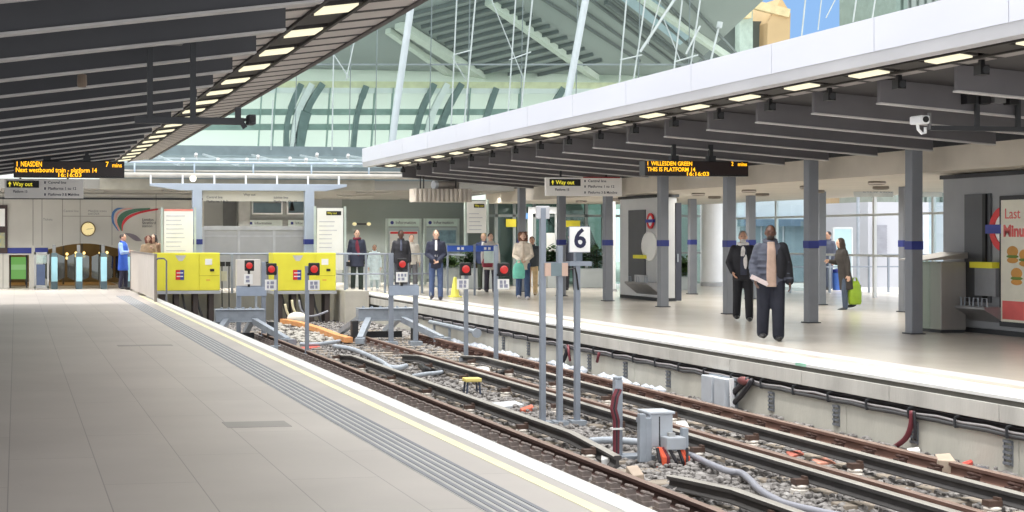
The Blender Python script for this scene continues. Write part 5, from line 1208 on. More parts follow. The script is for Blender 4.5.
# ------------------------------------------------------------------ wall kiosks on the right platform
m_tile = brickmat('kiosk_tile', (182, 184, 189), (148, 150, 154), .3, .3, .008, .4, (PI / 2, 0, PI / 2), 0, .03)
m_tile2 = mat('kiosk_pale', (200, 202, 204), .4, 0, .03)
XK = 15.9
def kiosk(y0, y1, z1, label, m, dp=1.5):
    t = thing('platform_kiosk', label, 'kiosk', (XK, y0, 0), 0, 'tiled kiosks on the right platform')
    b = MB(); b.box(0, dp, 0, y1 - y0, .08, z1); b.build('body', m, t, bevel=.01)
    b = MB(); b.box(-.01, dp, .02, y1 - y0 - .02, 0, .08); b.build('plinth', M_STEELD, t)
    b = MB(); b.box(-.04, dp + .05, -.04, y1 - y0 + .04, z1 - .05, z1 + .02); b.build('top_trim', M_STEELD, t)
    return t
ya, yb = onX(943, 250, XK).y, onX(663, 250, XK).y
k1 = kiosk(17.6, ya, 2.66, 'large grey tiled kiosk with a poster at the right edge of the platform', m_tile)
yb0, yb1 = onX(661, 250, XK).y, onX(620, 250, XK).y
k2 = kiosk(yb0, yb1, 2.66, 'pale grey kiosk with a dark recess between the middle columns', m_tile2, .42)
def onk(k, y0, x0, ya_, x1, yb_, th, m, name, par=None, d=0.0):
    p, q = onX(x0, ya_, XK), onX(x1, yb_, XK); b = MB()
    zt = onX((x0 + x1) / 2, ya_, XK).z; zb = onX((x0 + x1) / 2, yb_, XK).z
    b.box(-th - d, -d, min(p.y, q.y) - y0, max(p.y, q.y) - y0, zb, zt); return b.build(name, m, par or k)
m_rec = mat('recess_slate', (86, 88, 92), .5, 0, .05)
def roundel(label, y, z, r, slim=1.0):
    t = thing('roundel_sign', label, 'sign', (XK - .03, y, z), 0, 'station roundels')
    b = MB(); n = 40; ring = []
    for dx in (0, -.03):
        for rr in (r, r * .68):
            ring.append([(dx, rr * math.cos(2 * PI * i / n), rr * math.sin(2 * PI * i / n)) for i in range(n)])
    vs = sum(ring, []); f = []
    for i in range(n):
        j = (i + 1) % n; f += [(i, j, n + j, n + i), (2 * n + i, 3 * n + i, 3 * n + j, 2 * n + j), (i, 2 * n + i, 2 * n + j, j), (n + i, n + j, 3 * n + j, 3 * n + i)]
    b.add(vs, f); b.build('ring', M_RED, t)
    b = MB(); b.cyl((-.002, 0, 0), (-.012, 0, 0), r * .68, 32); b.build('centre_disc', M_PLATE, t)
    b = MB(); b.box(-.045, -.0, -r * 1.22, r * 1.22, -r * .2, r * .2); b.build('bar', mat('roundel_blue', (44, 56, 150), .4), t)
    return t
o = onk(k1, 17.6, 966, 194, 992, 302, .03, m_rec, 'recess_panel')
onk(k1, 17.6, 978, 262, 1001, 268, .16, M_YEL, 'yellow_ledge')
onk(k1, 17.6, 980, 268, 1001, 296, .10, mat('kiosk_box', (140, 142, 146), .4, .1), 'lower_box')
onk(k1, 17.6, 986, 194, 989, 300, .07, M_BLACK, 'slot')
q = onX(1007, 229, XK); roundel('red and blue station roundel on the large tiled kiosk beside the poster', q.y, q.z, .37)
p, q = onX(952, 311, XK - .35), onX(986, 322, XK - .35)
t = thing('steel_ledge', 'steel ledge with wire loops below the dark panel of the large kiosk', 'shelf', (XK, (p.y + q.y) / 2, 0)); hw_ = abs(p.y - q.y) / 2
b = MB(); b.box(-.38, 0, -hw_, hw_, .42, .46); b.prism([(-.38, .42), (0, .42), (0, .2)], (-hw_, hw_), 'y'); b.build('ledge', mat('ledge_steel', (142, 142, 144), .35, .4), t)
for k in range(4): b = MB(); y_ = -hw_ + hw_ * 2 * (k + .5) / 4; b.tube([(-.3, y_ - .07, .46), (-.3, y_ - .06, .60), (-.3, y_ + .06, .60), (-.3, y_ + .07, .46)], .012, 6); b.build('loop', M_STEEL, t)
p, q = onX(1003, 197, XK), onX(1040, 330, XK)
pc = onX(1003, 260, XK)
t = thing('advert_poster', 'tall framed food advert at the right edge of the platform kiosk', 'poster', (XK - .03, pc.y - 1.2, 0))
zt, zb = onX(1004, 196, XK).z, onX(1004, 326, XK).z
b = MB(); b.box(-.04, .02, 0, 1.2, zb, zt); b.build('frame', M_STEELD, t, bevel=.01)
b = MB(); b.box(-.05, -.04, .06, 1.14, zb + .08, zt - .07); sh = b.build('sheet', mat('poster_sheet', (226, 222, 206), .4, 0, .05, 4), t)
rv = (PI / 2, 0, -PI / 2)
M_PINK = mat('poster_pink', (226, 104, 100), .5)
text('Last', .24, M_PINK, sh, (-.053, 1.05, zt - .3), rv); text('Minute', .26, M_PINK, sh, (-.053, 1.08, zt - .58), rv, bold=.01)
for k, (y_, z_) in enumerate(((.85, zb + 1.15), (.55, zb + 1.1), (.3, zb + 1.05), (.75, zb + .8), (.4, zb + .8))):
    b = MB(); b.m = 0; b.ell((-.052, y_, z_ + .07), (.012, .14, .09)); b.m = 1; b.ell((-.052, y_, z_ - .01), (.013, .15, .03)); b.m = 0; b.ell((-.052, y_, z_ - .07), (.012, .14, .05)); b.build('picture', [mat('bun_orange', (210, 150, 70), .5, 0, .1), mat('salad_green', (110, 140, 60), .5)], sh)
b = MB(); b.box(-.054, -.05, .1, 1.1, zb + .12, zb + .42); b.build('red_band', M_PINK, sh)
onk(k2, yb0, 629, 210, 646, 283, .02, m_rec, 'recess_panel'); onk(k2, yb0, 638, 255, 648, 258.5, .14, M_YEL, 'yellow_ledge')
onk(k2, yb0, 638, 275, 648, 284, .10, mat('kiosk_white_box', (200, 202, 204), .4), 'lower_box')
q = onX(652, 232, XK); roundel('red and white roundel on the pale middle kiosk', q.y, q.z + .28, .2)
q = onX(650, 246, XK); t = thing('paper_notice', 'white oval notice below the roundel on the middle kiosk', 'notice', (XK - .02, q.y, q.z)); b = MB(); b.ell((0, 0, 0), (.03, .5, .38)); b.build('sheet', M_PLATE, t, smooth=True)
p, q = onX(626, 286, XK - .3), onX(650, 295, XK - .3)
t = thing('steel_ledge', 'steel ledge below the dark recess of the pale middle kiosk', 'shelf', (XK, (p.y + q.y) / 2, 0)); hw_ = abs(p.y - q.y) / 2
b = MB(); b.box(-.34, 0, -hw_, hw_, .42, .46); b.prism([(-.34, .42), (0, .42), (0, .15)], (-hw_, hw_), 'y'); b.build('ledge', MATS['ledge_steel'], t)
for k in range(3): b = MB(); y_ = -hw_ + hw_ * 2 * (k + .5) / 3; b.tube([(-.3, y_ - .07, .46), (-.3, y_ - .06, .60), (-.3, y_ + .06, .60), (-.3, y_ + .07, .46)], .012, 6); b.build('loop', M_STEEL, t)
a = onY(676, 230, yb0 - .8); c = onY(681.5, 297, yb0 - .8)
t = thing('door_leaf', 'dark slate door leaf standing open at the near end of the middle kiosk', 'door', (a.x, yb0 - .8, 0)); b = MB(); b.box(0, c.x - a.x, 0, .06, .05, 2.45); b.build('leaf', mat('door_slate', (66, 70, 84), .5), t); b = MB(); b.bar((.03, -.04, 1.0), (.03, -.04, 1.2), .03); b.build('handle', M_STEEL, t)
# stainless cabinet before the large kiosk
p, q = G(941, 333), G(966, 335)
t = thing('steel_cabinet', 'brushed steel cabinet with an overhanging top in front of the large tiled kiosk', 'cabinet', (p.x, p.y, 0))
w_ = onY(966, 335, p.y).x - p.x; z1 = onY(941, 262, p.y).z
b = MB(); b.box(0, w_, 0, .6, .05, z1); b.build('body', mat('brushed_steel', (158, 154, 150), .35, .5, .08, 3, 0, 40, (1, 1, .1)), t, bevel=.008)
b = MB(); b.box(.01, w_ - .01, .02, .6, 0, .05); b.build('plinth', M_STEELD, t)
a = onY(923, 258, p.y).x - p.x; b = MB(); b.add([(a, -.05, z1 + .02), (w_, -.05, z1 + .06), (w_, .7, z1 + .06), (a, .7, z1 + .02), (a, -.05, z1 + .04), (w_, -.05, z1 + .16), (w_, .7, z1 + .16), (a, .7, z1 + .04)], [(0, 1, 2, 3), (7, 6, 5, 4), (0, 4, 5, 1), (1, 5, 6, 2), (2, 6, 7, 3), (3, 7, 4, 0)]); b.build('top', MATS['brushed_steel'], t)
b = MB(); b.box(a + .02, 0, .3, .31, .05, z1 + .02); b.build('glass_side', M_GLASS, t); b = MB(); b.box(a + .02, a + .05, .28, .33, 0, z1 + .02); b.build('glass_post', M_STEEL, t)

# ------------------------------------------------------------------ outer glass wall, doors and forecourt
m_ground = mat('forecourt_paving', (214, 210, 204), .8, 0, .04, .5)
b = MB(); b.box(24.5, 75, 15, 95, -.25, -.03); b.box(10, 24.5, 52, 95, -.25, -.03); struct(b.build('path_forecourt', m_ground))
m_al = mat('aluminium', (206, 210, 212), .4, .2, .04)
XG = 22.4
b = MB()
for k in range(8): y_ = 26 + 2.6 * k; b.box(XG - .04, XG + .04, y_ - .04, y_ + .04, 0, 3.4)
for z_ in (2.2, 1.12): b.box(XG - .03, XG + .03, 26, 44.2, z_ - .03, z_ + .03)
struct(b.build('trim_glass_wall', m_al))
b = MB(); b.box(XG - .006, XG + .006, 26, 34.0, 0.05, 3.4); b.box(XG - .006, XG + .006, 39.0, 44.2, .05, 3.4); struct(b.build('window_outer', glass('outer_glass', (236, 244, 246), .03)))
k = G(712, 286); t = thing('round_pillar', 'thick round white pillar beside the outer glass wall', 'pillar', (k.x, k.y, 0))
b = MB(); b.lathe([(.33, 0), (.33, 4.2)], n=28); b.build('shaft', M_WHITE, t, smooth=False); b = MB(); b.lathe([(.37, 0), (.37, .12), (.33, .14)], n=28); b.build('base', M_GREY, t)
# far end doors
YD = 47.4
D_ = lambda x, y: onY(x, y, YD)
b = MB()
for x_ in (466, 496, 514, 524.5, 534, 558, 586, 603, 622): b.box(D_(x_, 0).x - .05, D_(x_, 0).x + .05, -.05, .05, 0, 2.75)
b.box(D_(466, 0).x, D_(700, 0).x, -.05, .05, 2.28, 2.36); b.box(D_(640, 0).x, D_(700, 0).x, -.05, .05, 1.05, 1.12); b.box(D_(660, 0).x - .05, D_(660, 0).x + .05, -.05, .05, 0, 2.75); b.box(D_(695, 0).x - .05, D_(695, 0).x + .05, -.05, .05, 0, 2.75)
struct(b.build('trim_door_screen', mat('screen_grey', (150, 158, 158), .5), None, (0, YD, 0)))
b = MB(); b.box(D_(496, 0).x, D_(700, 0).x, -.006, .006, .05, 2.75); struct(b.build('window_screen', glass('screen_glass', (214, 230, 226), .03), None, (0, YD, 0)))
p, q = D_(526, 207), D_(556.5, 286)
t = struct(bpy.data.objects.new('door_1', None)); COL.objects.link(t); t.location = (0, YD - .15, 0)
b = MB(); b.box(p.x, p.x + .16, -.06, .06, 0, p.z); b.box(q.x - .1, q.x, -.06, .06, 0, p.z); b.box(p.x, q.x, -.07, .07, p.z - .22, p.z); b.build('door_frame', M_WHITE, t)
b = MB(); b.box(p.x + .16, p.x + .5, -.02, .02, .05, .5); b.box(p.x + .5, p.x + .56, -.04, .04, 0, p.z - .22); b.build('door_panel', m_al, t)
b = MB(); b.box(q.x - .42, q.x - .12, -.05, -.03, 1.0, 1.75); b.build('notice', M_PLATE, t)
for lab, (xa, ya, xb, yb_) in (('yellow notice on the glass screen left of the white door frame', (506, 219, 516, 227)), ('yellow notice on the glass screen above the number 6 plate', (565.5, 220.5, 580, 227))):
    a, c = onY(xa, ya, YD - .1), onY(xb, yb_, YD - .1); b = MB(); b.box(a.x, c.x, -.01, .01, c.z, a.z); tag(b.build('yellow_notice', mat('notice_yellow', (232, 216, 60), .5), None, (0, YD - .1, 0)), lab, 'notice')
a, c = onY(524.5, 213, YD - .2), onY(532, 219, YD - .2); b = MB(); b.box(a.x, c.x, -.01, .01, c.z, a.z); tag(b.build('blue_notice', mat('notice_blue', (110, 160, 220), .5), None, (0, YD - .2, 0)), 'small blue notice at the top left of the white door frame', 'notice')
k = G(610, 291); t = thing('white_pillar', 'square white pillar just left of the pale middle kiosk', 'pillar', (k.x, k.y, 0)); b = MB(); b.box(-.13, .13, -.13, .13, .06, 2.72); b.build('shaft', M_WHITE, t, bevel=.01); b = MB(); b.box(-.16, .16, -.16, .16, 0, .06); b.build('base', M_GREY, t)
# structures outside
m_bld = mat('outside_grey', (186, 188, 196), .7, 0, .05, .4); m_lou = mat('louvre_grey', (158, 160, 170), .6)
Z = lambda x, y, Y: onY(x, y, Y)
p, q = Z(868, 202, 45), Z(960, 290, 45); t = thing('outside_kiosk', 'grey rendered block outside beyond the railing', 'building', (0, 45, 0))
b = MB(); b.box(p.x, q.x, 0, 3, -.1, p.z); b.build('wall', m_bld, t); a, c = Z(873, 225, 45), Z(886, 254, 45)
b = MB(); b.box(a.x, c.x, -.05, 0, c.z, a.z)
zz_ = c.z
while zz_ < a.z: b.box(a.x, c.x, -.07, -.05, zz_, zz_ + .04); zz_ += .09
b.build('louvre', m_lou, t)
for xa, xb in ((908, 920), (923, 932)):
    a, c = Z(xa, 214, 45), Z(xb, 264, 45); b = MB(); b.box(a.x, c.x, -.03, 0, c.z, a.z); o = b.build('window', mat('window_pale', (206, 216, 232), .3), t)
    b = MB(); b.box((a.x + c.x) / 2 - .02, (a.x + c.x) / 2 + .02, -.05, -.03, c.z, a.z); b.build('glazing_bar', M_WHITE, o)
p, q = Z(735, 190, 50), Z(808, 290, 50); t = thing('outside_building', 'pale low building with a dark roof line seen behind the two walking men', 'building', (0, 50, 0))
b = MB(); b.box(p.x, q.x, 0, 5, -.1, 4.2); b.build('wall', mat('outside_white', (226, 228, 232), .7, 0, .03), t); a = Z(740, 222, 50)
b = MB(); b.box(p.x, q.x, -.4, 0, a.z - .15, a.z + .1); b.build('canopy_edge', mat('edge_blue', (110, 130, 150), .5), t)
k = p.x + .2
while k < q.x - .7: b = MB(); b.box(k, k + .75, -.06, 0, 0, a.z - .15); b.build('window', mat('glass_bluegrey', (150, 168, 176), .2, 0, .15, 2), t); k += .85
t = thing('outside_railing', 'grey railing outside to the right of the woman with the green bag', 'railing', (0, 40, 0))
a, c = onY(790, 256, 40), onY(950, 256, 40)
for z_ in (1.1, .75): b = MB(); b.bar((a.x, 0, z_), (c.x, 0, z_), .04); b.build('rail', m_post, t)
k = a.x
while k < c.x: b = MB(); b.bar((k, 0, 0), (k, 0, 1.1), .05); b.build('post', m_post, t); k += .62
k = G(858, 288); t = thing('lamp_pole', 'thin grey pole standing outside right of the woman with the green bag', 'pole', (k.x, k.y, 0)); b = MB(); b.cyl((0, 0, 0), (0, 0, 3.2), .05, 10); b.build('pole', M_STEEL, t); b = MB(); b.cyl((0, 0, 0), (0, 0, .1), .1, 10); b.build('base', M_STEELD, t)
p, q = onY(834, 229, 44.5), onY(851, 286, 44.5); t = thing('glass_shelter', 'pale cyan glass shelter panel behind the woman with the green bag', 'shelter', (0, 44.5, 0))
b = MB(); b.box(p.x, q.x, -.02, .02, .3, p.z); b.build('pane', mat('shelter_cyan', (176, 206, 212), .3, 0, .06), t); b = MB(); b.box(p.x - .05, p.x, -.03, .03, 0, p.z + .05); b.box(q.x, q.x + .05, -.03, .03, 0, p.z + .05); b.box(p.x, q.x, -.03, .03, p.z, p.z + .06); b.build('frame', m_al, t)
k = G(838, 290); t = thing('litter_bin', 'small blue bin beside the woman with the green bag', 'bin', (k.x, k.y, 0)); b = MB(); b.lathe([(.16, 0), (.18, .5), (.19, .52), (.14, .55)], n=16); b.build('body', mat('bin_blue', (70, 110, 190), .5), t); b = MB(); b.lathe([(.19, .55), (.17, .62), (.05, .66)], n=16); b.build('lid', M_NAVY, t)
p, q = onY(854, 183, 33), onY(942, 197, 33); t = thing('hanging_banner', 'pale banner sign hanging beneath the cream soffit near the outer row', 'sign', (0, 33, 0))
for xa, xb in ((854, 893), (917, 942)): a, c = onY(xa, 184, 33), onY(xb, 197, 33); b = MB(); b.box(a.x, c.x, -.02, .02, c.z, a.z); b.build('board', mat('banner_pale', (214, 214, 212), .5), t)
for xa in (858, 880, 921, 938): a = onY(xa, 184, 33); b = MB(); b.bar((a.x, 0, a.z), (a.x, 0, 2.71), .03); b.build('hanger', M_STEELD, t)
text('Exit to buses', .15, mat('banner_text', (120, 130, 150), .6), t, (onY(862, 190, 33).x, -.024, onY(862, 190.5, 33).z))
k = G(925, 285); t = thing('flower_stand', 'small stand with red and pink flowers outside behind the right-hand column', 'flowers', (k.x, k.y, 0))
b = MB(); b.lathe([(.18, 0), (.26, .42), (.24, .45)], n=14); b.build('tub', M_GREY, t)
for cc in ((226, 90, 90), (220, 130, 130), (120, 150, 90)):
    b = MB()
    for k in range(14): a = random.uniform(0, 6.28); r = random.uniform(0, .22); b.ell((r * math.cos(a), r * math.sin(a), random.uniform(.45, .85)), (.07, .07, .06), 8, 5)
    b.build('blooms' if cc[0] > 150 else 'leaves', mat('bloom%d%d' % cc[:2], cc, .7), t)
# planters with shrubs
m_leaf = mat('leaf_dark', (58, 84, 52), .6, 0, .3, 8, 0, 40, None, .3, (34, 56, 32)); m_leaf2 = mat('leaf_mid', (92, 116, 72), .6, 0, .3, 8, 0, 40, None, .3, (60, 88, 48))
def planter(px_, py_, wpx, hpx, plant_h, label, mm):
    k = G(px_, py_); s = k.y / 1500.0 * 1.03; w_ = wpx * s / 2; h_ = hpx * s
    t = thing('planter', label, 'planter', (k.x, k.y, 0), 0, 'planters on the right platform')
    b = MB(); b.box(-w_, w_, 0, .5, 0, h_); b.build('box', mat('planter_grey', (176, 182, 184), .6, 0, .05), t, bevel=.015)
    b = MB()
    for i in range(520):
        u = random.uniform(-w_ * 1.05, w_ * 1.05); v = random.uniform(-.05, .55); hh = h_ + plant_h * (.30 + .70 * random.random()) * (1 - .35 * abs(u) / w_) * random.random() ** .5
        a = random.uniform(0, 6.28); l = random.uniform(.10, .22); ww = l * .35; c_, s_ = math.cos(a), math.sin(a); tz = random.uniform(-.3, .7) * l
        b.add([(u, v, hh), (u + c_ * l / 2 - s_ * ww, v + s_ * l / 2 + c_ * ww, hh + tz / 2), (u + c_ * l, v + s_ * l, hh + tz), (u + c_ * l / 2 + s_ * ww, v + s_ * l / 2 - c_ * ww, hh + tz / 2)], [(0, 1, 2, 3)])
    b.build('foliage', mm, t)
    b = MB()
    for i in range(9): u = random.uniform(-w_ * .8, w_ * .8); b.tube([(u, .25, h_ - .05), (u + random.uniform(-.1, .1), .25, h_ + plant_h * .7)], .012, 5)
    b.build('stem', mat('stem_brown', (80, 66, 50), .8), t)
planter(480, 289, 30, 21, .75, 'pale planter with dark shrubs behind the blue barrier boards', m_leaf)
planter(449, 288, 20, 20, .45, 'pale planter with low shrubs behind the yellow cone', m_leaf2)
planter(592, 288, 26, 20, .95, 'pale planter with a dark shrub right of the number 6 plate', m_leaf)
planter(556, 288, 18, 22, .75, 'pale planter with a shrub behind the three-post number 6 sign', m_leaf)
planter(366, 287, 30, 20, .55, 'pale planter with shrubs below the man with the maroon scarf', m_leaf)
planter(684, 290, 16, 14, .7, 'pale planter with green plant beyond the door leaf of the middle kiosk', m_leaf2)

# green-grey building beyond the door screen
p, q = onY(470, 200, 57), onY(612, 200, 57)
t = thing('outside_building', 'grey-green glazed building seen through the door screen at the far end', 'building', (0, 57, 0))
b = MB(); b.box(p.x, q.x, 0, 4, -.05, 2.95); b.build('wall', mat('green_grey_wall', (150, 172, 164), .5, 0, .35, .5, 0, 40, (1, 1, .3)), t)
b = MB(); b.prism([(q.x - 3.2, 2.95), (q.x - 1.4, 2.95), (q.x - .2, 0), (q.x - .9, 0)], (-.2, 0), 'y'); b.build('sloping_brace', mat('brace_dark_green', (74, 84, 78), .6), t)
k = p.x + .4
while k < q.x - 3.4: b = MB(); b.box(k, k + .8, -.05, 0, .3, 2.6); b.build('window', mat('green_window', (120, 150, 146), .2, 0, .3, 1.5), t); k += 1.0
# ------------------------------------------------------------------ people
def limb(b, pts, rads, n=10):
    P = []; Rr = []
    for i in range(len(pts) - 1):
        for k in range(4):
            f = k / 4; P.append(Vector(pts[i]).lerp(Vector(pts[i + 1]), f)); Rr.append(rads[i] * (1 - f) + rads[i + 1] * f)
    P.append(Vector(pts[-1])); Rr.append(rads[-1]); b.tube(P, Rr, n)
    for p, r in zip(pts, rads): b.ell(p, (r, r, r), 10, 7)
def trunk(b, rings, n=20):
    R = []
    for z, rx, ry, yo in rings: R.append([Vector((rx * math.cos(2 * PI * j / n), yo + ry * math.sin(2 * PI * j / n), z)) for j in range(n)])
    b.loft(R)
    z, rx, ry, yo = rings[-1]; b.ell((0, yo, z), (rx, ry, .03), 14, 7); z, rx, ry, yo = rings[0]; b.ell((0, yo, z), (rx, ry, .02), 14, 7)
def hand(b, e, wv, side, fl=1.0):
    e, wv = Vector(e), Vector(wv); u = (wv - e).normalized(); f = Vector((0, -1, 0)) - u * Vector((0, -1, 0)).dot(u)
    if f.length < .3: f = Vector((0, 0, 1)) - u * u.z
    f.normalize(); nrm = u.cross(f).normalized()
    if nrm.x * side > 0: nrm = -nrm                 # palm faces the body
    M = Matrix((f, nrm, u)).transposed().to_3x3().to_4x4()
    b.ell(wv + u * .05, (.042, .020, .055), 12, 8, M)
    for k, L in enumerate((.075, .086, .080, .062)):
        o = wv + u * .085 + f * (.034 - .0225 * k); m_ = o + u * L * .5 + nrm * L * .12 * fl; t_ = m_ + u * L * .38 + nrm * L * .36 * fl
        limb(b, [o - u * .02, m_, t_], [.0098, .0090, .0078], 8)
    o = wv + u * .03 + f * .034; m_ = o + f * .028 + u * .03 + nrm * .008; t_ = m_ + u * .032 + f * .006 + nrm * .012
    limb(b, [o, m_, t_], [.013, .011, .009], 8)
SKIN = {'dark': (92, 62, 50), 'pale': (216, 176, 154), 'tan': (190, 146, 122)}
def person(label, loc, H, face=0.0, skin='pale', hair=('short', (60, 44, 36)), coat=((40, 42, 50), .86, 1.0), legs=((46, 50, 66), 1.0), shoes=(30, 30, 34),
           stride=.0, arms=None, head_turn=0.0, shirt=None, scarf=None, vox=.010, group=None, lean=0.0, beard=None, sleeve=None, side_panels=None, skirt=False, puffer=False):
    t = thing('person', label, 'person', (loc[0], loc[1], 0), face, group); s = H / 1.75
    sk = mat('skin_' + skin, SKIN[skin], .5, 0, .05, 10)
    J = {}
    for sd in (-1, 1):
        st = stride * sd
        J['hip', sd] = (sd * .09, 0, .92); J['knee', sd] = (sd * .105, -st * .5 - .03, .50); J['ank', sd] = (sd * .11, -st, .085 + (0.03 if st < 0 else 0))
        J['sh', sd] = (sd * .166, .01, 1.408); J['el', sd] = (sd * .222, .03 + st * .25, 1.14); J['wr', sd] = (sd * .235, -.05 + st * .55, .90)
    for k, v in (arms or {}).items(): J[k] = (v[0] * (.90 if k[0] == 'el' else 1), v[1], v[2])
    def put(o):
        o.parent = t; o.scale = (s, s, s); o.rotation_euler = (lean, 0, 0); return o
    Mh = Matrix.Translation((0, 0, 1.63)) @ Matrix.Rotation(head_turn, 4, 'Z') @ Matrix.Translation((0, 0, -1.63))
    hp = lambda *p: Mh @ Vector(p)
    R3 = Matrix.Rotation(head_turn, 4, 'Z')
    b = MB()
    trunk(b, [(.88, .145, .098, 0), (1.0, .148, .10, 0), (1.1, .135, .092, 0), (1.25, .155, .105, 0), (1.38, .165, .10, .005), (1.45, .12, .075, .01)])
    limb(b, [(0, .012, 1.42), (0, .006, 1.56)], [.062, .055]); b.ell(hp(0, 0, 1.645), (.074, .094, .108), 18, 12, R3)
    b.ell(hp(0, -.035, 1.575), (.050, .055, .052), 12, 8, R3); b.ell(hp(0, -.094, 1.622), (.014, .02, .024), 8, 6, R3)
    for sd in (-1, 1):
        b.ell(hp(sd * .076, .008, 1.63), (.012, .022, .032), 8, 6, R3); b.ell(hp(sd * .033, -.082, 1.668), (.02, .012, .009), 8, 5, R3)
        limb(b, [J['sh', sd], J['el', sd], J['wr', sd]], [.055, .042, .028]); hand(b, J['el', sd], J['wr', sd], sd)
        limb(b, [J['hip', sd], J['knee', sd], J['ank', sd]], [.085, .056, .040])
        a = Vector(J['ank', sd]); b.ell(a + Vector((0, -.06, -.045)), (.042, .12, .035), 12, 8)
    put(b.build('body', sk, t, remesh=vox, sm=2))
    m_e = mat('eye_dark', (36, 28, 26), .3)
    for sd in (-1, 1):
        b = MB(); b.ell(hp(sd * .032, -.083, 1.645), (.013, .008, .007), 8, 6, R3); put(b.build('eye', m_e, t, smooth=True))
    b = MB(); b.ell(hp(0, -.087, 1.575), (.025, .008, .007), 10, 6, R3); put(b.build('mouth', mat('lip_' + skin, tuple(int(c * .72) for c in SKIN[skin]), .5), t, smooth=True))
    hs, hc = hair; mh = mat('hair_%d_%d_%d' % hc, hc, .7, 0, .2, 30)
    b = MB()
    if hs == 'bald': b.ell(hp(0, .012, 1.672), (.0755, .094, .084), 16, 10, R3)
    else: b.ell(hp(0, .020, 1.668), (.083, .098, .095), 16, 10, R3)
    if hs == 'long':
        b.ell(hp(0, .05, 1.58), (.095, .07, .13), 14, 9, R3); b.ell(hp(0, .055, 1.47), (.11, .06, .10), 14, 9, R3)
        for sd in (-1, 1): b.ell(hp(sd * .075, -.01, 1.58), (.028, .05, .12), 10, 8, R3)
    if hs == 'curly':
        for k in range(46):
            a = random.uniform(0, 6.28); zz_ = random.uniform(1.52, 1.74); r = .085 if zz_ > 1.70 else .10
            p = hp(r * math.cos(a), .035 + r * .8 * math.sin(a), zz_)
            if (Mh.inverted() @ p).y < -.045 and zz_ < 1.715: continue
            b.ell(p, (.035, .035, .035), 8, 6)
    put(b.build('hair', mh, t, remesh=.012, sm=1))
    if beard:
        b = MB(); b.ell(hp(0, -.048, 1.56), (.053, .056, .05), 12, 8, R3); put(b.build('beard', mat('beard_%d' % beard[0], beard, .8), t, smooth=True))
    # trousers
    lc, lb = legs; mt_ = mat('cloth_%d_%d_%d' % lc, lc, .85, 0, .15, 9, .3, 14)
    b = MB(); trunk(b, [(.84, .165 * min(lb, 1.1), .118, 0), (.95, .165, .115, 0), (1.03, .15, .105, 0)])
    for sd in (-1, 1):
        h_, k_, a_ = [Vector(J[x, sd]) for x in ('hip', 'knee', 'ank')]
        limb(b, [h_ + Vector((0, 0, -.02)), k_, a_ + Vector((0, .01, -.0))], [.098 * lb, .076 * lb, .068 * lb])
    put(b.build('trousers', mt_, t, remesh=.014, sm=4))
    ms = mat('shoe_%d_%d_%d' % shoes, shoes, .5)
    for sd in (-1, 1):
        a = Vector(J['ank', sd]); b = MB(); b.ell(a + Vector((0, -.075, -.042)), (.052, .135, .042), 12, 8); b.ell(a + Vector((0, .0, -.01)), (.052, .062, .06), 12, 8); put(b.build('shoe', ms, t, remesh=.012, sm=1))
    # jacket or coat
    cc, hem, bk = coat; mc = mat('cloth_%d_%d_%d' % cc, cc, .85, 0, .15, 9, .3, 14)
    b = MB(); rings = []
    if hem < .8: rings += [(hem, .20 * bk, .15 * bk, 0), (.80, .185 * bk, .135 * bk, 0)]
    else: rings += [(hem, .178 * bk, .128 * bk, 0)]
    rings += [(1.0, .172 * bk, .125 * bk, 0), (1.12, .165 * bk, .122 * bk, 0), (1.26, .185 * bk, .132 * bk, 0), (1.38, .182 * bk, .122 * bk, .005), (1.45, .135 * bk, .095 * bk, .01), (1.50, .085, .08, .012)]
    trunk(b, rings)
    me_ = mc if sleeve is None else mat('cloth_%d_%d_%d' % sleeve, sleeve, .85, 0, .15, 9, .3, 14)
    bs = b if sleeve is None else MB()
    for sd in (-1, 1):
        S3, E3, W3 = [Vector(J[x, sd]) for x in ('sh', 'el', 'wr')]
        limb(bs, [S3, E3, E3.lerp(W3, .96)], [.070 * bk, .060 * bk, .050 * bk])
        if puffer:
            for f in (.2, .5, .8): bs.ell(S3.lerp(E3, f), (.084, .084, .04), 12, 7); bs.ell(E3.lerp(W3, f), (.078, .078, .04), 12, 7)
    if puffer:
        for z_ in (.92, 1.02, 1.12, 1.22, 1.32): b.ell((0, 0, z_), (.195 * bk, .142 * bk, .045), 18, 8)
    put(b.build('jacket', mc, t, remesh=.014, sm=3))
    if sleeve is not None: put(bs.build('sleeve', me_, t, remesh=.014, sm=3))
    b = MB(); ring = [(.078 * math.cos(a * PI / 8), .012 + .074 * math.sin(a * PI / 8), 1.505 + (.012 if math.sin(a * PI / 8) > 0 else -.015)) for a in range(17)]
    b.tube(ring, .038 if puffer else .022, 8); put(b.build('collar', mc, t, smooth=True))
    if shirt:
        sc_, w0, z0 = shirt; msx = mat('cloth_%d_%d_%d' % sc_, sc_, .85, 0, .12, 9, .3, 14)
        b = MB(); rows = []
        for z_, dy in ((z0, .135), (1.0, .133), (1.12, .130), (1.26, .140), (1.36, .130), (1.44, .098), (1.50, .075)):
            ww = w0 * (1.0 if z_ < 1.2 else .9 if z_ < 1.4 else .8); dy = dy * bk + (.028 if puffer else .012)
            rows.append([Vector((-ww, -dy + .05, z_)), Vector((-ww, -dy + .014, z_)), Vector((-ww * .5, -dy, z_)), Vector((ww * .5, -dy, z_)), Vector((ww, -dy + .014, z_)), Vector((ww, -dy + .05, z_))])
        b.loft(rows); put(b.build('shirt', msx, t, remesh=.010, sm=3))
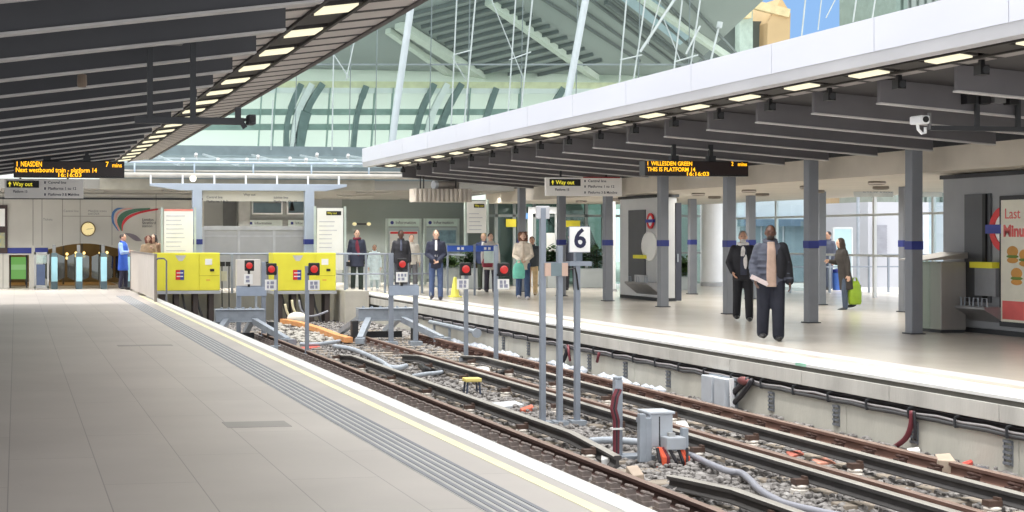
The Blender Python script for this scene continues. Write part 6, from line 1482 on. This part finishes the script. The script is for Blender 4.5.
    if side_panels:
        mp_ = mat('cloth_%d_%d_%d' % side_panels, side_panels, .85, 0, .15, 9, .3, 14); b = MB()
        sd = 1; S3, E3, W3 = [Vector(J[x, sd]) for x in ('sh', 'el', 'wr')]
        limb(b, [S3 + Vector((.006, 0, .004)), E3 + Vector((.004, 0, 0)), E3.lerp(W3, .97)], [.076 * bk, .068 * bk, .060 * bk])
        b.ell((.115, -.02, 1.16), (.10 * bk, .138 * bk, .28), 14, 10); put(b.build('dark_panel', mp_, t, remesh=.014, sm=3))
    if scarf:
        mx_ = mat('cloth_%d_%d_%d' % scarf, scarf, .85, 0, .15, 9, .3, 14); b = MB()
        b.tube([(.085 * math.cos(a * PI / 8), .005 + .085 * math.sin(a * PI / 8), 1.50 + .01 * math.sin(a)) for a in range(17)], .035, 8)
        b.ell((-.01, -.125 * bk, 1.30), (.05, .03, .17), 12, 8); b.ell((.03, -.135 * bk, 1.16), (.04, .025, .16), 12, 8); put(b.build('scarf', mx_, t, remesh=.012, sm=1))
    return t
DOWN = lambda o: o
front = person('bald bearded man in open grey padded jacket and beige shirt walking forward', G(770.5, 340.5), 1.79, -.40, 'dark', ('bald', (44, 34, 32)), ((76, 80, 94), .84, 1.14), ((30, 33, 46), 1.30), (34, 34, 38), .06,
       {('el', -1): (-.28, .03, 1.14), ('wr', -1): (-.235, -.12, .93), ('el', 1): (.27, .03, 1.14), ('wr', 1): (.27, -.03, .90)}, .0, ((172, 148, 134), .07, .82), None, .007, puffer=True, side_panels=(30, 31, 38), beard=(40, 30, 28))
a = front.location
b = MB(); b.box(-.16, .10, -.012, .012, -.035, .035, Matrix.Rotation(.45, 4, 'Y')); b.box(-.12, .12, -.02, -.012, -.03, .02, Matrix.Rotation(.5, 4, 'Y'))
tag(b.build('newspaper', mat('newsprint', (206, 192, 192), .7, 0, .1, 20), None, (a.x - .236, a.y - .136, .93), -.40), 'folded newspaper held in the right hand of the bald man walking forward', 'newspaper')
person('grey-bearded man in a black jacket with a white collar walking behind the bald man', G(743, 321), 1.72, -.38, 'tan', ('short', (120, 116, 112)), ((38, 38, 44), .80, 1.12), ((30, 30, 36), 1.12), (28, 28, 30), .10,
       {('el', -1): (-.29, .05, 1.14), ('wr', -1): (-.20, -.06, .96)}, .0, ((58, 60, 76), .06, .9), (226, 222, 220), .009, beard=(206, 200, 196))
k = G(850, 309.5)
wg = person('woman in a long dark coat facing left with long brown hair, carrying a green bag', k, 1.60, -1.7, 'pale', ('long', (58, 46, 40)), ((62, 58, 56), .50, 1.08), ((74, 86, 104), .95), (60, 64, 70), .16,
       {('el', -1): (-.24, -.08, 1.16), ('wr', -1): (-.18, -.25, 1.22), ('el', 1): (.25, .02, 1.12), ('wr', 1): (.26, -.02, .86)}, .0, None, None, .010, lean=.15)
def bag(label, loc, w_, h_, d_, col, flat=1.0):
    t = thing('carrier_bag', label, 'bag', loc); m = mat('bag_%d_%d_%d' % col, col, .45, 0, .12, 7, .3, 12)
    b = MB(); R = []
    for z_, f in ((-h_, .80), (-h_ * .92, .98), (-h_ * .5, 1.0), (-h_ * .15, .80), (0, .55)):
        R.append([Vector((w_ / 2 * f * math.copysign(abs(math.cos(a)) ** .6, math.cos(a)), d_ / 2 * f * math.copysign(abs(math.sin(a)) ** .6, math.sin(a)), z_)) for a in [2 * PI * i / 20 for i in range(20)]])
    b.loft(R); b.build('sack', m, t, smooth=True)
    for s in (-1, 1): b = MB(); b.tube([(-w_ * .2, s * .02, -.01), (-w_ * .12, s * .015, .07), (w_ * .12, s * .015, .07), (w_ * .2, s * .02, -.01)], .010, 6); b.build('handle', m, t)
    return t
q = onY(853.5, 281, k.y - .05); bag('bright green carrier bag held by the woman in the long dark coat', (q.x, k.y - .1, q.z), .30, .52, .16, (150, 182, 48))
k = G(523, 299.5)
person('woman with curly brown hair in a cream coat and jeans, hands together before her', k, 1.74, -.28, 'pale', ('curly', (110, 72, 54)), ((226, 214, 198), .78, 1.0), ((66, 84, 118), 1.1), (190, 186, 190), .05,
       {('el', -1): (-.25, -.02, 1.14), ('wr', -1): (-.07, -.22, 1.02), ('el', 1): (.25, -.02, 1.14), ('wr', 1): (.05, -.22, 1.00)}, .0, ((206, 190, 172), .03, 1.1), None, .010)
q = onY(518.5, 263, k.y - .28); bag('teal carrier bag held in front of the woman in the cream coat', (q.x, k.y - .30, q.z), .32, .40, .14, (120, 206, 186))
k = G(490.5, 293.5)
person('person with dark hair in a light grey coat left of the cream-coated woman', k, 1.72, -.2, 'pale', ('short', (54, 44, 42)), ((196, 190, 184), .70, 1.05), ((56, 54, 66), 1.0), (40, 40, 44), .06, None, .2, None, None, .011)
q = onY(487, 258, k.y - .25); t = bag('dark red handbag held by the person in the light grey coat', (q.x, k.y - .28, q.z), .32, .26, .14, (140, 40, 60))
person('person in khaki trousers half hidden behind the cream-coated woman', G(532, 295), 1.62, -.4, 'tan', ('short', (50, 40, 36)), ((60, 66, 72), .86, 1.15), ((200, 174, 134), 1.05), (150, 130, 104), .22, None, .0, None, None, .011)
person('man in navy jacket, white shirt and jeans standing with clasped hands by the yellow cone', G(436, 300), 1.79, -.25, 'pale', ('short', (78, 58, 48)), ((42, 46, 64), .80, 1.0), ((72, 88, 124), .98), (50, 50, 60), .03,
       {('el', -1): (-.25, .0, 1.14), ('wr', -1): (-.06, -.20, 1.00), ('el', 1): (.25, .0, 1.14), ('wr', 1): (.05, -.20, .98)}, .0, ((226, 224, 226), .035, 1.25), None, .010)
person('man with dark head in a black leather jacket standing behind the railing', G(401, 294.5), 1.80, -.2, 'dark', ('short', (36, 30, 30)), ((46, 46, 52), .84, 1.06), ((58, 60, 70), 1.0), (30, 30, 34), .02, None, .2, ((96, 100, 120), .03, 1.2), None, .011)
person('person in a pale top half hidden behind the man in the black leather jacket', G(411.5, 292), 1.69, -.1, 'pale', ('short', (90, 70, 60)), ((206, 200, 190), .84, 1.0), ((110, 110, 116), 1.0), (60, 60, 60), .03, None, .0, None, None, .012)
person('man in a dark coat with a maroon scarf standing by the white notice board', G(357, 292), 1.83, -.15, 'pale', ('short', (70, 58, 52)), ((52, 56, 74), .72, 1.04), ((50, 60, 56), 1.0), (30, 30, 34), .02, None, .1, None, (120, 44, 62), .011)
person('small person in a long pale blue-white coat behind the railing', G(374.5, 290.5), 1.38, -.2, 'tan', ('short', (120, 100, 90)), ((210, 226, 230), .42, 1.0), ((170, 186, 190), .9), (214, 214, 214), .02, None, .0, None, None, .011)
person('station attendant in a bright blue tabard standing at the ticket gates', (3.22, 45.95), 1.71, 1.05, 'tan', ('short', (44, 38, 38)), ((44, 84, 176), .62, 1.08), ((40, 40, 60), 1.0), (30, 30, 34), .04,
       {('el', -1): (-.25, -.06, 1.16), ('wr', -1): (-.18, -.26, 1.18), ('el', 1): (.25, -.06, 1.16), ('wr', 1): (.16, -.26, 1.16)}, .1, None, None, .010, sleeve=(134, 160, 204))
q = onY(148.5, 240, 44.6)
person('red-haired person in a tan coat with one hand raised behind the platform fence', (q.x, 44.6), 1.66, -.1, 'pale', ('curly', (116, 66, 54)), ((186, 160, 132), .80, 1.05), ((70, 64, 70), 1.0), (40, 40, 44), .02,
       {('el', 1): (.26, -.12, 1.18), ('wr', 1): (.14, -.30, 1.34)}, .0, None, None, .011)
q = onY(154, 240, 45.4)
person('dark-haired person standing just behind the red-haired one by the fence', (q.x, 45.4), 1.70, -.6, 'pale', ('long', (38, 34, 38)), ((150, 122, 100), .80, 1.05), ((60, 60, 70), 1.0), (40, 40, 44), .02, None, .0, None, None, .012)
person('fair-haired person in navy and white standing behind the planter and blue boards', G(483.5, 291.2), 1.72, -.5, 'pale', ('short', (190, 160, 110)), ((62, 74, 110), .84, 1.1), ((70, 80, 70), 1.0), (40, 40, 44), .02, None, .0, ((230, 228, 226), .05, .95), None, .011)
person('person in dark blue standing outside, half hidden by a back-row column', G(828, 290), 1.78, -1.2, 'tan', ('short', (46, 42, 44)), ((84, 88, 104), .84, 1.05), ((96, 104, 124), 1.0), (50, 50, 54), .05, None, .0, None, None, .012)
person('person in dark clothes hidden behind the number 6 plate', G(571, 291.5), 1.72, -.3, 'pale', ('short', (60, 50, 46)), ((66, 70, 84), .84, 1.0), ((56, 56, 64), 1.0), (34, 34, 38), .22, None, .0, None, None, .012)
